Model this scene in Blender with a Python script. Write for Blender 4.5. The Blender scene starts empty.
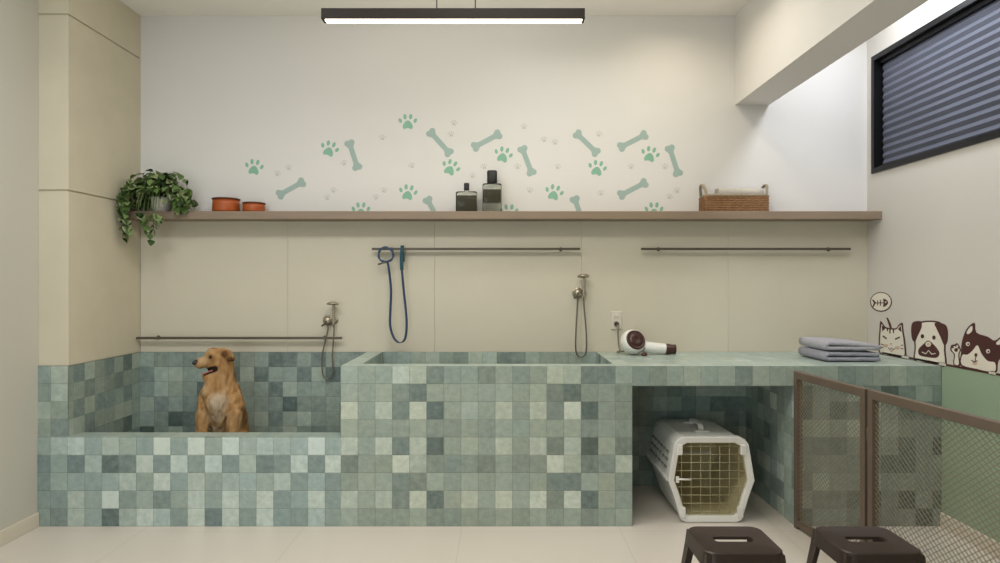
import bpy, bmesh, math, random
from mathutils import Vector, Matrix, noise
R = math.radians
PI = math.pi
C = bpy.context.scene.collection
FPX = 640.0            # focal length in pixels of the 1000 px wide frame
HZ = 281.5             # height of the horizon in the frame
CZ = 1.405             # eye height above the floor
YB = 4.42              # back wall
YF = 3.672             # tiled fronts
XR = 2.535              # right wall
XL = -2.655            # left wall
XP = -2.482            # side of the clad pillar
ZC = 3.24              # ceiling
ZT = 0.92              # worktop height / top of tiling


def P(px, py, D):
    return Vector(((px - 500) * D / FPX, D, CZ - (py - HZ) * D / FPX))


def lin(c):
    return tuple(((v / 255) / 12.92 if v / 255 <= 0.04045 else ((v / 255 + 0.055) / 1.055) ** 2.4) for v in c) + (1.0,)


# ------------------------------------------------------------------ materials
def mat(name, col, rough=0.5, metal=0.0, var=0.0, scale=8.0, bump=0.0, bscale=40.0, spec=0.5, stretch=(1, 1, 1), trans=0.0):
    m = bpy.data.materials.new(name)
    m.use_nodes = True
    nt = m.node_tree
    b = nt.nodes['Principled BSDF']
    b.inputs['Roughness'].default_value = rough
    b.inputs['Metallic'].default_value = metal
    b.inputs['Specular IOR Level'].default_value = spec
    b.inputs['Transmission Weight'].default_value = trans
    c = lin(col)
    tc = nt.nodes.new('ShaderNodeTexCoord')
    mp = nt.nodes.new('ShaderNodeMapping')
    mp.inputs['Scale'].default_value = stretch
    nt.links.new(tc.outputs['Object'], mp.inputs['Vector'])
    n = nt.nodes.new('ShaderNodeTexNoise')
    n.inputs['Scale'].default_value = scale
    n.inputs['Detail'].default_value = 4
    nt.links.new(mp.outputs['Vector'], n.inputs['Vector'])
    r = nt.nodes.new('ShaderNodeValToRGB')
    r.color_ramp.elements[0].position = 0.3
    r.color_ramp.elements[1].position = 0.7
    r.color_ramp.elements[0].color = tuple(v * (1 - var) for v in c[:3]) + (1,)
    r.color_ramp.elements[1].color = tuple(min(1, v * (1 + var)) for v in c[:3]) + (1,)
    nt.links.new(n.outputs['Fac'], r.inputs['Fac'])
    nt.links.new(r.outputs['Color'], b.inputs['Base Color'])
    if bump:
        n2 = nt.nodes.new('ShaderNodeTexNoise')
        n2.inputs['Scale'].default_value = bscale
        n2.inputs['Detail'].default_value = 3
        nt.links.new(mp.outputs['Vector'], n2.inputs['Vector'])
        bp = nt.nodes.new('ShaderNodeBump')
        bp.inputs['Strength'].default_value = bump
        bp.inputs['Distance'].default_value = 0.01
        nt.links.new(n2.outputs['Fac'], bp.inputs['Height'])
        nt.links.new(bp.outputs['Normal'], b.inputs['Normal'])
    return m


def tile_mat(name, ramp):
    """glazed hand-made tiles: one tone per tile (attribute 'tone'), mottling, recessed joints (tile UV)"""
    m = bpy.data.materials.new(name)
    m.use_nodes = True
    nt = m.node_tree
    L = nt.links.new
    b = nt.nodes['Principled BSDF']
    at = nt.nodes.new('ShaderNodeAttribute')
    at.attribute_name = 'tone'
    tc = nt.nodes.new('ShaderNodeTexCoord')
    n = nt.nodes.new('ShaderNodeTexNoise')
    n.inputs['Scale'].default_value = 26
    n.inputs['Detail'].default_value = 5
    n.inputs['Roughness'].default_value = 0.65
    L(tc.outputs['Object'], n.inputs['Vector'])
    mm = nt.nodes.new('ShaderNodeMath')
    mm.operation = 'MULTIPLY_ADD'
    L(n.outputs['Fac'], mm.inputs[0])
    mm.inputs[1].default_value = 0.55
    mm.inputs[2].default_value = -0.275
    ad = nt.nodes.new('ShaderNodeMath')
    ad.operation = 'ADD'
    sc0 = nt.nodes.new('ShaderNodeSeparateColor')
    L(at.outputs['Color'], sc0.inputs[0])
    L(sc0.outputs[0], ad.inputs[0])
    L(mm.outputs[0], ad.inputs[1])
    r = nt.nodes.new('ShaderNodeValToRGB')
    els = r.color_ramp.elements
    els[0].position, els[0].color = ramp[0][0], lin(ramp[0][1])
    els[1].position, els[1].color = ramp[-1][0], lin(ramp[-1][1])
    for p, c in ramp[1:-1]:
        e = els.new(p)
        e.color = lin(c)
    L(ad.outputs[0], r.inputs['Fac'])
    # joint mask from the tile's own UV
    uv = nt.nodes.new('ShaderNodeUVMap')
    uv.uv_map = 'tile'
    sp = nt.nodes.new('ShaderNodeSeparateXYZ')
    L(uv.outputs['UV'], sp.inputs[0])

    def math_(op, a, bb=None, v=None):
        k = nt.nodes.new('ShaderNodeMath')
        k.operation = op
        L(a, k.inputs[0])
        if bb is not None:
            L(bb, k.inputs[1])
        elif v is not None:
            k.inputs[1].default_value = v
        return k.outputs[0]

    def edge(o):
        d = math_('ABSOLUTE', math_('SUBTRACT', o, v=0.5))
        return d
    e = math_('MAXIMUM', edge(sp.outputs['X']), edge(sp.outputs['Y']))
    mr = nt.nodes.new('ShaderNodeMapRange')
    L(e, mr.inputs['Value'])
    mr.inputs['From Min'].default_value = 0.468
    mr.inputs['From Max'].default_value = 0.492
    mix = nt.nodes.new('ShaderNodeMix')
    mix.data_type = 'RGBA'
    L(math_('MULTIPLY', mr.outputs[0], v=0.38), mix.inputs['Factor'])
    tint = nt.nodes.new('ShaderNodeMix')          # random tile tint, plus cool or warm light painted per bath (attribute channel 2)
    tint.data_type = 'RGBA'
    tint.inputs['A'].default_value = (0.93, 1.0, 1.06, 1)
    tint.inputs['B'].default_value = (1.05, 0.985, 0.86, 1)
    L(sc0.outputs[1], tint.inputs['Factor'])
    mul = nt.nodes.new('ShaderNodeMix')
    mul.data_type = 'RGBA'
    mul.blend_type = 'MULTIPLY'
    mul.inputs['Factor'].default_value = 1.0
    L(r.outputs['Color'], mul.inputs['A'])
    L(tint.outputs['Result'], mul.inputs['B'])
    L(mul.outputs['Result'], mix.inputs['A'])
    mix.inputs['B'].default_value = lin((112, 116, 106))
    L(mix.outputs['Result'], b.inputs['Base Color'])
    b.inputs['Roughness'].default_value = 0.38
    b.inputs['Specular IOR Level'].default_value = 0.45
    bp = nt.nodes.new('ShaderNodeBump')
    bp.inputs['Strength'].default_value = 0.35
    bp.inputs['Distance'].default_value = 0.004
    h = math_('SUBTRACT', math_('MULTIPLY', n.outputs['Fac'], v=0.5), mr.outputs[0])
    L(h, bp.inputs['Height'])
    L(bp.outputs['Normal'], b.inputs['Normal'])
    return m


def emis(name, col, st):
    m = bpy.data.materials.new(name)
    m.use_nodes = True
    b = m.node_tree.nodes['Principled BSDF']
    b.inputs['Base Color'].default_value = lin(col)
    b.inputs['Emission Color'].default_value = lin(col)
    b.inputs['Emission Strength'].default_value = st
    return m


def glassy(name, col, alpha=0.25, rough=0.05):
    m = bpy.data.materials.new(name)
    m.use_nodes = True
    nt = m.node_tree
    out = nt.nodes['Material Output']
    nt.nodes.remove(nt.nodes['Principled BSDF'])
    t = nt.nodes.new('ShaderNodeBsdfTransparent')
    t.inputs['Color'].default_value = lin(col)
    g = nt.nodes.new('ShaderNodeBsdfGlossy')
    g.inputs['Roughness'].default_value = rough
    fr = nt.nodes.new('ShaderNodeLayerWeight')
    fr.inputs['Blend'].default_value = alpha
    mx = nt.nodes.new('ShaderNodeMixShader')
    nt.links.new(fr.outputs['Fresnel'], mx.inputs['Fac'])
    nt.links.new(t.outputs[0], mx.inputs[1])
    nt.links.new(g.outputs[0], mx.inputs[2])
    nt.links.new(mx.outputs[0], out.inputs['Surface'])
    return m


def attr_mat(name, attr, rough=0.8, scale=60, amount=0.25, stretch=(1, 1, 0.35)):
    m = bpy.data.materials.new(name)
    m.use_nodes = True
    nt = m.node_tree
    L = nt.links.new
    b = nt.nodes['Principled BSDF']
    a = nt.nodes.new('ShaderNodeAttribute')
    a.attribute_name = attr
    tc = nt.nodes.new('ShaderNodeTexCoord')
    mp = nt.nodes.new('ShaderNodeMapping')
    mp.inputs['Scale'].default_value = stretch
    L(tc.outputs['Object'], mp.inputs['Vector'])
    n = nt.nodes.new('ShaderNodeTexNoise')
    n.inputs['Scale'].default_value = scale
    n.inputs['Detail'].default_value = 4
    L(mp.outputs['Vector'], n.inputs['Vector'])
    mr = nt.nodes.new('ShaderNodeMapRange')
    mr.inputs['From Min'].default_value = 0.3
    mr.inputs['From Max'].default_value = 0.3
    mr.inputs['To Min'].default_value = 1 - amount
    mr.inputs['To Max'].default_value = 1 + amount
    L(n.outputs['Fac'], mr.inputs['Value'])
    mx = nt.nodes.new('ShaderNodeVectorMath')
    mx.operation = 'SCALE'
    L(a.outputs['Color'], mx.inputs[0])
    L(mr.outputs[0], mx.inputs['Scale'])
    L(mx.outputs[0], b.inputs['Base Color'])
    b.inputs['Roughness'].default_value = rough
    b.inputs['Specular IOR Level'].default_value = 0.25
    bp = nt.nodes.new('ShaderNodeBump')
    bp.inputs['Strength'].default_value = 0.3
    bp.inputs['Distance'].default_value = 0.01
    L(n.outputs['Fac'], bp.inputs['Height'])
    L(bp.outputs['Normal'], b.inputs['Normal'])
    return m


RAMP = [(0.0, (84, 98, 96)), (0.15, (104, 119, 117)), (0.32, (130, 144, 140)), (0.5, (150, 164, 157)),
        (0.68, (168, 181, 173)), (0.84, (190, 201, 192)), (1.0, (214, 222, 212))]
M = dict(
    tile=tile_mat('glazed_green_tile', RAMP),
    plaster=mat('white_wall_paint', (221, 218, 213), 0.85, var=0.012, scale=1.5, bump=0.02, bscale=120),
    plaster_left=mat('grey_wall_paint', (198, 194, 182), 0.85, var=0.012, scale=1.5),
    panel=mat('cream_panel_cladding', (206, 198, 178), 0.55, var=0.02, scale=3),
    stone=mat('beige_limestone_cladding', (208, 199, 176), 0.7, var=0.035, scale=5, bump=0.06, bscale=30),
    ceiling=mat('ceiling_paint', (240, 236, 228), 0.9, var=0.01),
    wainscot=mat('sage_green_wall_paint', (148, 168, 142), 0.7, var=0.015, scale=3),
    front_paint=mat('grey_brown_wall_paint', (140, 132, 120), 0.85, var=0.02, scale=2),  # dark tone of the added wall keeps the counter bay dim
    right_paint=mat('warm_grey_wall_paint', (204, 199, 190), 0.8, var=0.012, scale=2),
    baseboard=mat('cream_baseboard', (214, 204, 186), 0.5, var=0.015),
    shelf=mat('taupe_laminate', (140, 122, 103), 0.5, var=0.06, scale=9, stretch=(0.4, 4, 4)),
    rail=mat('dark_bronze_metal', (94, 86, 74), 0.45, 0.4, var=0.05),
    gate=mat('brown_painted_metal', (104, 90, 77), 0.5, 0.1, var=0.05, scale=14),
    wire=mat('taupe_wire', (138, 124, 102), 0.5, 0.3, var=0.05),
    stool=mat('dark_brown_lacquered_steel', (58, 45, 39), 0.42, 0.25, var=0.08, scale=6),
    rubber=mat('black_rubber', (22, 21, 20), 0.7),
    plastic=mat('white_plastic', (226, 224, 216), 0.4, var=0.01),
    plastic_in=mat('lining_with_painted_glow', (204, 192, 152), 0.5, var=0.02), socket=mat('ivory_plastic', (212, 206, 190), 0.4),  # lining tone stands in for light through the translucent white shell
    door_wire=mat('cream_coated_wire', (178, 170, 132), 0.45, 0.1),
    dark_slot=mat('dark_vent_plastic', (132, 130, 122), 0.7),
    chrome=mat('brushed_nickel', (172, 163, 144), 0.34, 0.8, var=0.05),
    hose=mat('steel_hose', (122, 116, 104), 0.35, 0.7, var=0.15, scale=300),
    towel=mat('grey_blue_terry', (156, 156, 166), 0.95, var=0.08, scale=90, bump=0.5, bscale=260),
    towel2=mat('pale_grey_terry', (172, 170, 176), 0.95, var=0.08, scale=90, bump=0.5, bscale=260),
    terracotta=mat('orange_glazed_terracotta', (164, 80, 32), 0.4, var=0.16, scale=9),
    bowl_rim=mat('dark_red_brown_glaze', (84, 36, 20), 0.4, var=0.1),
    pot=mat('white_ceramic', (226, 222, 208), 0.4, var=0.02),
    leash=mat('navy_blue_webbing', (52, 74, 102), 0.7, var=0.1, scale=60),
    leash_dark=mat('teal_webbing', (24, 72, 84), 0.7, var=0.1, scale=60),
    brown=mat('dark_brown_plastic', (66, 36, 28), 0.35, var=0.06),
    cord=mat('grey_cord', (120, 112, 98), 0.5),
    black=mat('black_plastic', (7, 7, 8), 0.55),
    liquid=mat('dark_green_liquid', (84, 79, 66), 0.15, var=0.05),
    glass=glassy('clear_glass', (242, 244, 238), 0.2),
    wicker=mat('brown_wicker', (148, 108, 70), 0.65, var=0.22, scale=50, bump=0.4, bscale=120),
    wicker_pale=mat('pale_greyish_willow', (150, 138, 116), 0.65, var=0.15, scale=50, bump=0.4, bscale=120),
    cloth=mat('beige_grey_cloth', (186, 178, 166), 0.95, var=0.06, scale=30, bump=0.3, bscale=200),
    bone=mat('grey_green_vinyl', (158, 178, 170), 0.6, var=0.02),
    paw=mat('green_vinyl', (132, 180, 154), 0.6, var=0.02),
    pale=mat('pale_grey_vinyl', (196, 196, 186), 0.7, var=0.02),
    vinyl_cream=mat('cream_vinyl', (226, 219, 204), 0.6, var=0.01),
    vinyl_brown=mat('dark_brown_vinyl', (72, 34, 30), 0.55, var=0.03),
    vinyl_pink=mat('peach_vinyl', (206, 174, 154), 0.6),
    black_alu=mat('black_aluminium', (22, 22, 24), 0.4, 0.5),
    blind=mat('slate_blue_blind_fabric', (88, 91, 104), 0.8, var=0.05, scale=3),
    night=mat('dark_window_glass', (12, 14, 20), 0.06),
    lamp=mat('dark_bronze_aluminium', (30, 24, 17), 0.6, 0.0, spec=0.25),
    diffuser=emis('lit_lamp_diffuser', (255, 240, 214), 7.0),
    cable=mat('matt_black_cable', (6, 6, 6), 1.0, spec=0.0),
    hole=mat('dark_hole', (12, 12, 12), 0.8),
    eye=mat('dark_brown_eye', (26, 14, 8), 0.1),
    nose=mat('black_wet_nose', (24, 20, 19), 0.3),
    tongue=mat('pink_tongue', (150, 84, 76), 0.5),
    mouth=mat('dark_mouth', (40, 22, 18), 0.6),
    leaf=attr_mat('variegated_leaf', 'tone_rgb', 0.45, 40, 0.18, (1, 1, 1)),
    stem=mat('green_stem', (92, 110, 56), 0.6),
    soil=mat('dark_soil', (50, 38, 28), 0.95, var=0.2, scale=60),
    fur=attr_mat('golden_fur', 'tone_rgb', 0.8, 46, 0.42, (1, 1, 0.28)),
)


def floor_mat():
    m = bpy.data.materials.new('cream_porcelain_floor')
    m.use_nodes = True
    nt = m.node_tree
    L = nt.links.new
    b = nt.nodes['Principled BSDF']
    tc = nt.nodes.new('ShaderNodeTexCoord')
    mp = nt.nodes.new('ShaderNodeMapping')
    mp.inputs['Location'].default_value = (0.22, 0.0, 0)
    L(tc.outputs['Object'], mp.inputs['Vector'])
    br = nt.nodes.new('ShaderNodeTexBrick')
    br.offset = 0.0
    br.inputs['Scale'].default_value = 1.0
    br.inputs['Brick Width'].default_value = 0.9
    br.inputs['Row Height'].default_value = 0.9
    br.inputs['Mortar Size'].default_value = 0.003
    br.inputs['Color1'].default_value = lin((210, 201, 189))
    br.inputs['Color2'].default_value = lin((212, 203, 191))
    br.inputs['Mortar'].default_value = lin((200, 190, 176))
    L(mp.outputs['Vector'], br.inputs['Vector'])
    L(br.outputs['Color'], b.inputs['Base Color'])
    b.inputs['Roughness'].default_value = 0.32
    return m


M['floor'] = floor_mat()


# ------------------------------------------------------------------ mesh helpers
def nbm():
    return bmesh.new()


def obj(name, bm, m, parent=None, loc=None, smooth=False):
    me = bpy.data.meshes.new(name)
    bm.normal_update()
    bm.to_mesh(me)
    bm.free()
    o = bpy.data.objects.new(name, me)
    C.objects.link(o)
    for k in (m if isinstance(m, (list, tuple)) else [m]):
        me.materials.append(k)
    if parent:
        o.parent = parent
    if loc is not None:
        o.location = loc
    if smooth:
        for p in me.polygons:
            p.use_smooth = True
    return o


def thing(name, label, cat, loc=(0, 0, 0), group=None, rotz=0):
    o = bpy.data.objects.new(name, None)
    o.empty_display_size = 0.05
    C.objects.link(o)
    o.location = loc
    o.rotation_euler = (0, 0, rotz)
    return tag(o, label, cat, group)


def tag(o, label, cat, group=None):
    o['label'] = label
    o['category'] = cat
    if group:
        o['group'] = group
    return o


def struct(name, bm, m, label=None, parent=None):
    o = obj(name, bm, m, parent)
    o['kind'] = 'structure'
    if label:
        o['label'] = label
    return o


def box(bm, x0, x1, y0, y1, z0, z1, bev=0.0, mi=0, mtx=None):
    n0 = set(bm.verts)
    g = bmesh.ops.create_cube(bm, size=1)
    vs = g['verts']
    for v in vs:
        v.co = Vector(((x0 + x1) / 2 + v.co.x * (x1 - x0), (y0 + y1) / 2 + v.co.y * (y1 - y0), (z0 + z1) / 2 + v.co.z * (z1 - z0)))
    if bev > 0:
        es = list({e for v in vs for e in v.link_edges})
        bmesh.ops.bevel(bm, geom=es, offset=bev, segments=2, affect='EDGES', profile=0.5)
    new = [v for v in bm.verts if v not in n0]
    if mtx is not None:
        for v in new:
            v.co = mtx @ v.co
    if mi:
        for f in {f for v in new for f in v.link_faces}:
            f.material_index = mi
    return new


def lathe(bm, prof, seg=32, ctr=(0, 0, 0), mtx=None, mi=0, close=False):
    rings = []
    for r, z in prof:
        ring = []
        for k in range(seg):
            a = 2 * PI * k / seg
            v = Vector((r * math.cos(a), r * math.sin(a), z))
            v = (mtx @ v) if mtx is not None else v
            ring.append(bm.verts.new(v + Vector(ctr)))
        rings.append(ring)
    for a, b in zip(rings[:-1], rings[1:]):
        for k in range(seg):
            f = bm.faces.new((a[k], a[(k + 1) % seg], b[(k + 1) % seg], b[k]))
            f.material_index = mi
            f.smooth = True
    for ring, rev in ((rings[0], True), (rings[-1], False)):
        f = bm.faces.new(ring[::-1] if rev else ring)
        f.material_index = mi
    return rings


def smooth_path(pts, n=6, closed=False):
    pts = [Vector(p) for p in pts]
    out = []
    N = len(pts)
    rng = range(N if closed else N - 1)
    for i in rng:
        if closed:
            p0, p1, p2, p3 = pts[(i - 1) % N], pts[i], pts[(i + 1) % N], pts[(i + 2) % N]
        else:
            p0, p1, p2, p3 = pts[max(i - 1, 0)], pts[i], pts[i + 1], pts[min(i + 2, N - 1)]
        for k in range(n):
            t = k / n
            out.append(0.5 * ((2 * p1) + (-p0 + p2) * t + (2 * p0 - 5 * p1 + 4 * p2 - p3) * t * t + (-p0 + 3 * p1 - 3 * p2 + p3) * t ** 3))
    if not closed:
        out.append(pts[-1])
    return out


def tube(bm, pts, r, seg=8, closed=False, flat=None, up=None, mi=0, caps=True):
    """sweep a circle (or a flat w x h section) along pts; r may be a list"""
    pts = [Vector(p) for p in pts]
    N = len(pts)
    rs = r if isinstance(r, (list, tuple)) else [r] * N
    rings = []
    nrm = None
    for i in range(N):
        if closed:
            t = (pts[(i + 1) % N] - pts[i - 1]).normalized()
        else:
            t = (pts[min(i + 1, N - 1)] - pts[max(i - 1, 0)]).normalized()
        if up is not None:
            a = Vector(up) - t * t.dot(Vector(up))
            nrm = a.normalized() if a.length > 1e-5 else (nrm or t.orthogonal().normalized())
        elif nrm is None:
            nrm = t.orthogonal().normalized()
        else:
            nrm = (nrm - t * t.dot(nrm))
            nrm = nrm.normalized() if nrm.length > 1e-6 else t.orthogonal().normalized()
        bi = t.cross(nrm)
        ring = []
        if flat:
            w, h = flat
            for s1, s2 in ((-1, -1), (1, -1), (1, 1), (-1, 1)):
                ring.append(bm.verts.new(pts[i] + nrm * (s1 * w / 2) + bi * (s2 * h / 2)))
        else:
            for k in range(seg):
                a = 2 * PI * k / seg
                ring.append(bm.verts.new(pts[i] + (nrm * math.cos(a) + bi * math.sin(a)) * rs[i]))
        rings.append(ring)
    K = len(rings[0])
    for i in range(N if closed else N - 1):
        a, b = rings[i], rings[(i + 1) % N]
        for k in range(K):
            f = bm.faces.new((a[k], a[(k + 1) % K], b[(k + 1) % K], b[k]))
            f.smooth = not flat
            f.material_index = mi
    if caps and not closed:
        bm.faces.new(rings[0][::-1]).material_index = mi
        bm.faces.new(rings[-1]).material_index = mi


def plate(bm, pts, nrm, t, mi=0):
    """polygon pts (Vectors) given thickness t along nrm"""
    nrm = Vector(nrm)
    a = [bm.verts.new(p) for p in pts]
    b = [bm.verts.new(Vector(p) + nrm * t) for p in pts]
    f = bm.faces.new(b)
    f.normal_update()
    if f.normal.dot(nrm) < 0:
        f.normal_flip()
    f.material_index = mi
    n = len(pts)
    for i in range(n):
        g = bm.faces.new((a[i], a[(i + 1) % n], b[(i + 1) % n], b[i]))
        g.material_index = mi


def rrect(w, h, r, n=6, cx=0, cy=0):
    pts = []
    for sx, sy, a0 in ((1, 1, 0), (-1, 1, 90), (-1, -1, 180), (1, -1, 270)):
        for k in range(n + 1):
            a = R(a0 + 90 * k / n)
            pts.append((cx + sx * (w / 2 - r) + r * math.cos(a), cy + sy * (h / 2 - r) + r * math.sin(a)))
    return pts


def loft(bm, rings, caps=True, mi=0, smooth=True):
    vr = [[bm.verts.new(p) for p in ring] for ring in rings]
    n = len(vr[0])
    for a, b in zip(vr[:-1], vr[1:]):
        for k in range(n):
            f = bm.faces.new((a[k], a[(k + 1) % n], b[(k + 1) % n], b[k]))
            f.smooth = smooth
            f.material_index = mi
    if caps:
        bm.faces.new(vr[0][::-1]).material_index = mi
        bm.faces.new(vr[-1]).material_index = mi
    return vr


# ------------------------------------------------------------------ tiles
TW, TH = 0.0985, 0.1022
trng = random.Random(11)
hrng = random.Random(4)


def rand_level(lo=2, hi=8):
    r = trng.random()
    return trng.choice([4, 5, 5, 5, 6, 6]) if r < 0.62 else (trng.choice([7, 8, 8, 9]) if r < 0.83 else trng.choice([1, 2, 3, 3]))


def tiles(bm, o, u, v, W, H, levels=None, uoff=0.0, voff=0.0, contrast=1.0, mean=5, tw=TW, th=TH, hue=0.5, lift=0.0):
    """a field of tiles: corner o, unit axes u, v (normal u x v), size W x H"""
    o, u, v = Vector(o), Vector(u), Vector(v)
    tone = bm.loops.layers.float_color.get('tone') or bm.loops.layers.float_color.new('tone')
    uvl = bm.loops.layers.uv.get('tile') or bm.loops.layers.uv.new('tile')

    def cuts(L, off, s):
        c = [0.0]
        x = off if off > 1e-6 else s
        while x < L - 1e-3:
            c.append(x)
            x += s
        c.append(L)
        return c
    us, vs = cuts(W, uoff, tw), cuts(H, voff, th)
    for j in range(len(vs) - 1):
        for i in range(len(us) - 1):
            try:
                lv = levels[j][i]
            except (TypeError, IndexError):
                lv = mean + (rand_level() - 5) * contrast
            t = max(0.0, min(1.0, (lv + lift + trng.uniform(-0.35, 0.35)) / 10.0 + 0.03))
            h_ = max(0.0, min(1.0, hue + hrng.uniform(-0.18, 0.18)))
            p = [o + u * us[i] + v * vs[j], o + u * us[i + 1] + v * vs[j], o + u * us[i + 1] + v * vs[j + 1], o + u * us[i] + v * vs[j + 1]]
            f = bm.faces.new([bm.verts.new(q) for q in p])
            fu, fv = (us[i + 1] - us[i]) / tw, (vs[j + 1] - vs[j]) / th
            for lp, (a, b) in zip(f.loops, ((0, 0), (fu, 0), (fu, fv), (0, fv))):
                lp[uvl].uv = (a if fu > 0.97 or i else 1 - fu + a, b)
                lp[tone] = (t, h_, 0, 1)


def grid(rows):
    return [[int(c) for c in r] for r in rows[::-1]]      # written top row first, used from the bottom up


LOW = grid(['578576595956766985'[:18].replace('  ', ''),
            '252712838483723838',
            '365567585756667463',
            '447594635858684584',
            '437516874828484474'])
LOW[4] = [5, 7, 8, 5, 7, 6, 5, 9, 5, 9, 5, 9, 6, 7, 6, 6, 9, 5]
HIGH = grid(['65587345354587336',
             '65632555565632454',
             '85838157585839154',
             '65556445465656454',
             '85838157585838163',
             '35597444354497348',
             '56633656565633664',
             '86839268696949265',
             '75556445565656456'])

# ------------------------------------------------------------------ the room
X0, X1, Y0 = XL, XR, -1.6
bm = nbm(); box(bm, X0 - 0.15, X1 + 0.15, Y0, YB + 0.15, -0.12, 0); struct('floor', bm, M['floor'])
bm = nbm(); box(bm, X0 - 0.15, X1 + 0.15, Y0, YB + 0.15, ZC, ZC + 0.12); struct('ceiling', bm, M['ceiling'])
bm = nbm(); box(bm, X0 - 0.15, X1 + 0.15, YB, YB + 0.15, 0, ZC); struct('wall_back', bm, M['plaster'])
bm = nbm(); box(bm, X0 - 0.15, X0, Y0, YB, 0, ZC); struct('wall_left', bm, M['plaster_left'])
# the right wall round the high window, sage green below
WZ0, WZ1, WY0, WY1 = 2.137, 2.930, 1.9, 4.352
bm = nbm()
ZW = 0.926
box(bm, XR, XR + 0.15, Y0, YB, 0, ZW, mi=1)
box(bm, XR, XR + 0.15, Y0, YB, ZW, WZ0)
box(bm, XR, XR + 0.15, Y0, YB, WZ1, ZC)
box(bm, XR, XR + 0.15, Y0, WY0, WZ0, WZ1)
box(bm, XR, XR + 0.15, WY1, YB, WZ0, WZ1)
struct('wall_right', bm, [M['right_paint'], M['wainscot']])
# unseen wall added behind the camera to block low light, daylight opening at left
bm = nbm()
DX0, DX1, DZ = -2.45, -0.75, 2.2
box(bm, XL, DX0, Y0 - 0.12, Y0, 0, ZC)
box(bm, DX1, XR, Y0 - 0.12, Y0, 0, ZC)
box(bm, DX0, DX1, Y0 - 0.12, Y0, DZ, ZC)
struct('unseen_wall_front', bm, M['front_paint'])
bm = nbm(); box(bm, 1.623, 1.858, Y0, YB, 2.624, ZC); struct('ceiling_beam', bm, M['plaster'])
# clad pillar: slabs with open joints over a core
bm = nbm()
box(bm, XL, XP - 0.01, 3.69, YB, 0, ZC)
for a, b in ((ZT, 1.924), (1.934, 2.936), (2.946, ZC)):
    box(bm, XL, XP, 3.68, YB, a, b, bev=0.002)
struct('pillar', bm, M['stone'])
# wall panels under the shelf
bm = nbm()
xs = [-2.478, -1.463, -0.451, 0.561, 1.573, XR]
for a, b in zip(xs[:-1], xs[1:]):
    box(bm, a + 0.0006, b - 0.0006, YB - 0.008, YB, ZT, 1.835, bev=0.0005)
struct('trim_1', bm, M['panel'])
# tiled back wall and pillar
bm = nbm()
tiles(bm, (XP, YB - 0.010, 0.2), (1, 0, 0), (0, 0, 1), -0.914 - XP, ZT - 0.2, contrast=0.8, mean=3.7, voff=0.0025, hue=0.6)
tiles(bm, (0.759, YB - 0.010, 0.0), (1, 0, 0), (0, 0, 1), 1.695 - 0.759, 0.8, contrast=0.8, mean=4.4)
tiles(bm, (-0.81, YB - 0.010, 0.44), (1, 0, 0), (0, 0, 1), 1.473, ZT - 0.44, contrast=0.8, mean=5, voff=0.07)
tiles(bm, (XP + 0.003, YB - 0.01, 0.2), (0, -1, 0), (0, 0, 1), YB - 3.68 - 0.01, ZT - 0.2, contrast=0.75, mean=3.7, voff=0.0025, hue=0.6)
tiles(bm, (XL, 3.6765, 0.50), (1, 0, 0), (0, 0, 1), XP + 0.003 - XL, ZT - 0.50, uoff=0.074,
      levels=[[3, 3], [5, 3], [6, 5], [4, 7], [4, 7], [4, 7]], voff=0.0112)
struct('trim_2', bm, M['tile'])
bm = nbm(); box(bm, XL, XL + 0.014, Y0, 3.67, 0, 0.082, bev=0.003); struct('baseboard_left', bm, M['baseboard'])
bm = nbm(); box(bm, XR - 0.014, XR, Y0, 3.67, 0, 0.082, bev=0.003); struct('baseboard_right', bm, M['baseboard'])

# ------------------------------------------------------------------ window and blind
bm = nbm()
fw = 0.034
xo, xi = XR - 0.012, XR + 0.10
box(bm, xo, xi, WY1 - fw, WY1, WZ0, WZ1)
box(bm, xo, xi, WY0, WY0 + fw, WZ0, WZ1)
box(bm, xo, xi, WY0 + fw, WY1 - fw, WZ0, WZ0 + fw)
box(bm, xo, xi, WY0 + fw, WY1 - fw, WZ1 - fw, WZ1)
w = struct('window_1', bm, M['black_alu'], 'black framed high window in the right wall')
bm = nbm(); box(bm, XR + 0.085, XR + 0.095, WY0 + fw, WY1 - fw, WZ0 + fw, WZ1 - fw)
obj('pane', bm, M['night'], w)
t = thing('window_blind', 'slate blue pleated blind drawn down in the black high window', 'blind', (XR + 0.045, (WY0 + WY1) / 2, WZ0 + fw + 0.002))
bm = nbm()
H = WZ1 - WZ0 - 2 * fw - 0.03
npl = 14
yh = (WY1 - WY0) / 2 - fw - 0.012
prof = [(-0.007 if k % 2 else 0.003, H * k / (2 * npl)) for k in range(2 * npl + 1)]
a = [bm.verts.new((x, -yh, z)) for x, z in prof]
b = [bm.verts.new((x, yh, z)) for x, z in prof]
for k in range(len(prof) - 1):
    bm.faces.new((a[k], a[k + 1], b[k + 1], b[k]))
o = obj('pleated_fabric', bm, M['blind'], t)
md = o.modifiers.new('thickness', 'SOLIDIFY'); md.thickness = 0.0025
bm = nbm(); box(bm, -0.025, 0.02, -yh, yh, H, H + 0.026, bev=0.003); obj('headrail', bm, M['black_alu'], t)
bm = nbm(); box(bm, -0.027, 0.02, -yh, yh, -0.001, 0.013, bev=0.003); obj('bottom_rail', bm, M['black_alu'], t)

# ------------------------------------------------------------------ low dog bath
XM = -0.914
ZL = 0.514
YI = 3.781
bx, by = (XL + XM) / 2, YF
t = thing('dog_bath', 'low mosaic tiled dog bath on the left with the golden dog inside', 'dog bath', (bx, by, 0))
off = Vector((-bx, -by, 0))


def loc_tiles(bm, o_, *a, **k):
    tiles(bm, Vector(o_) + off, *a, **k)


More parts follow.
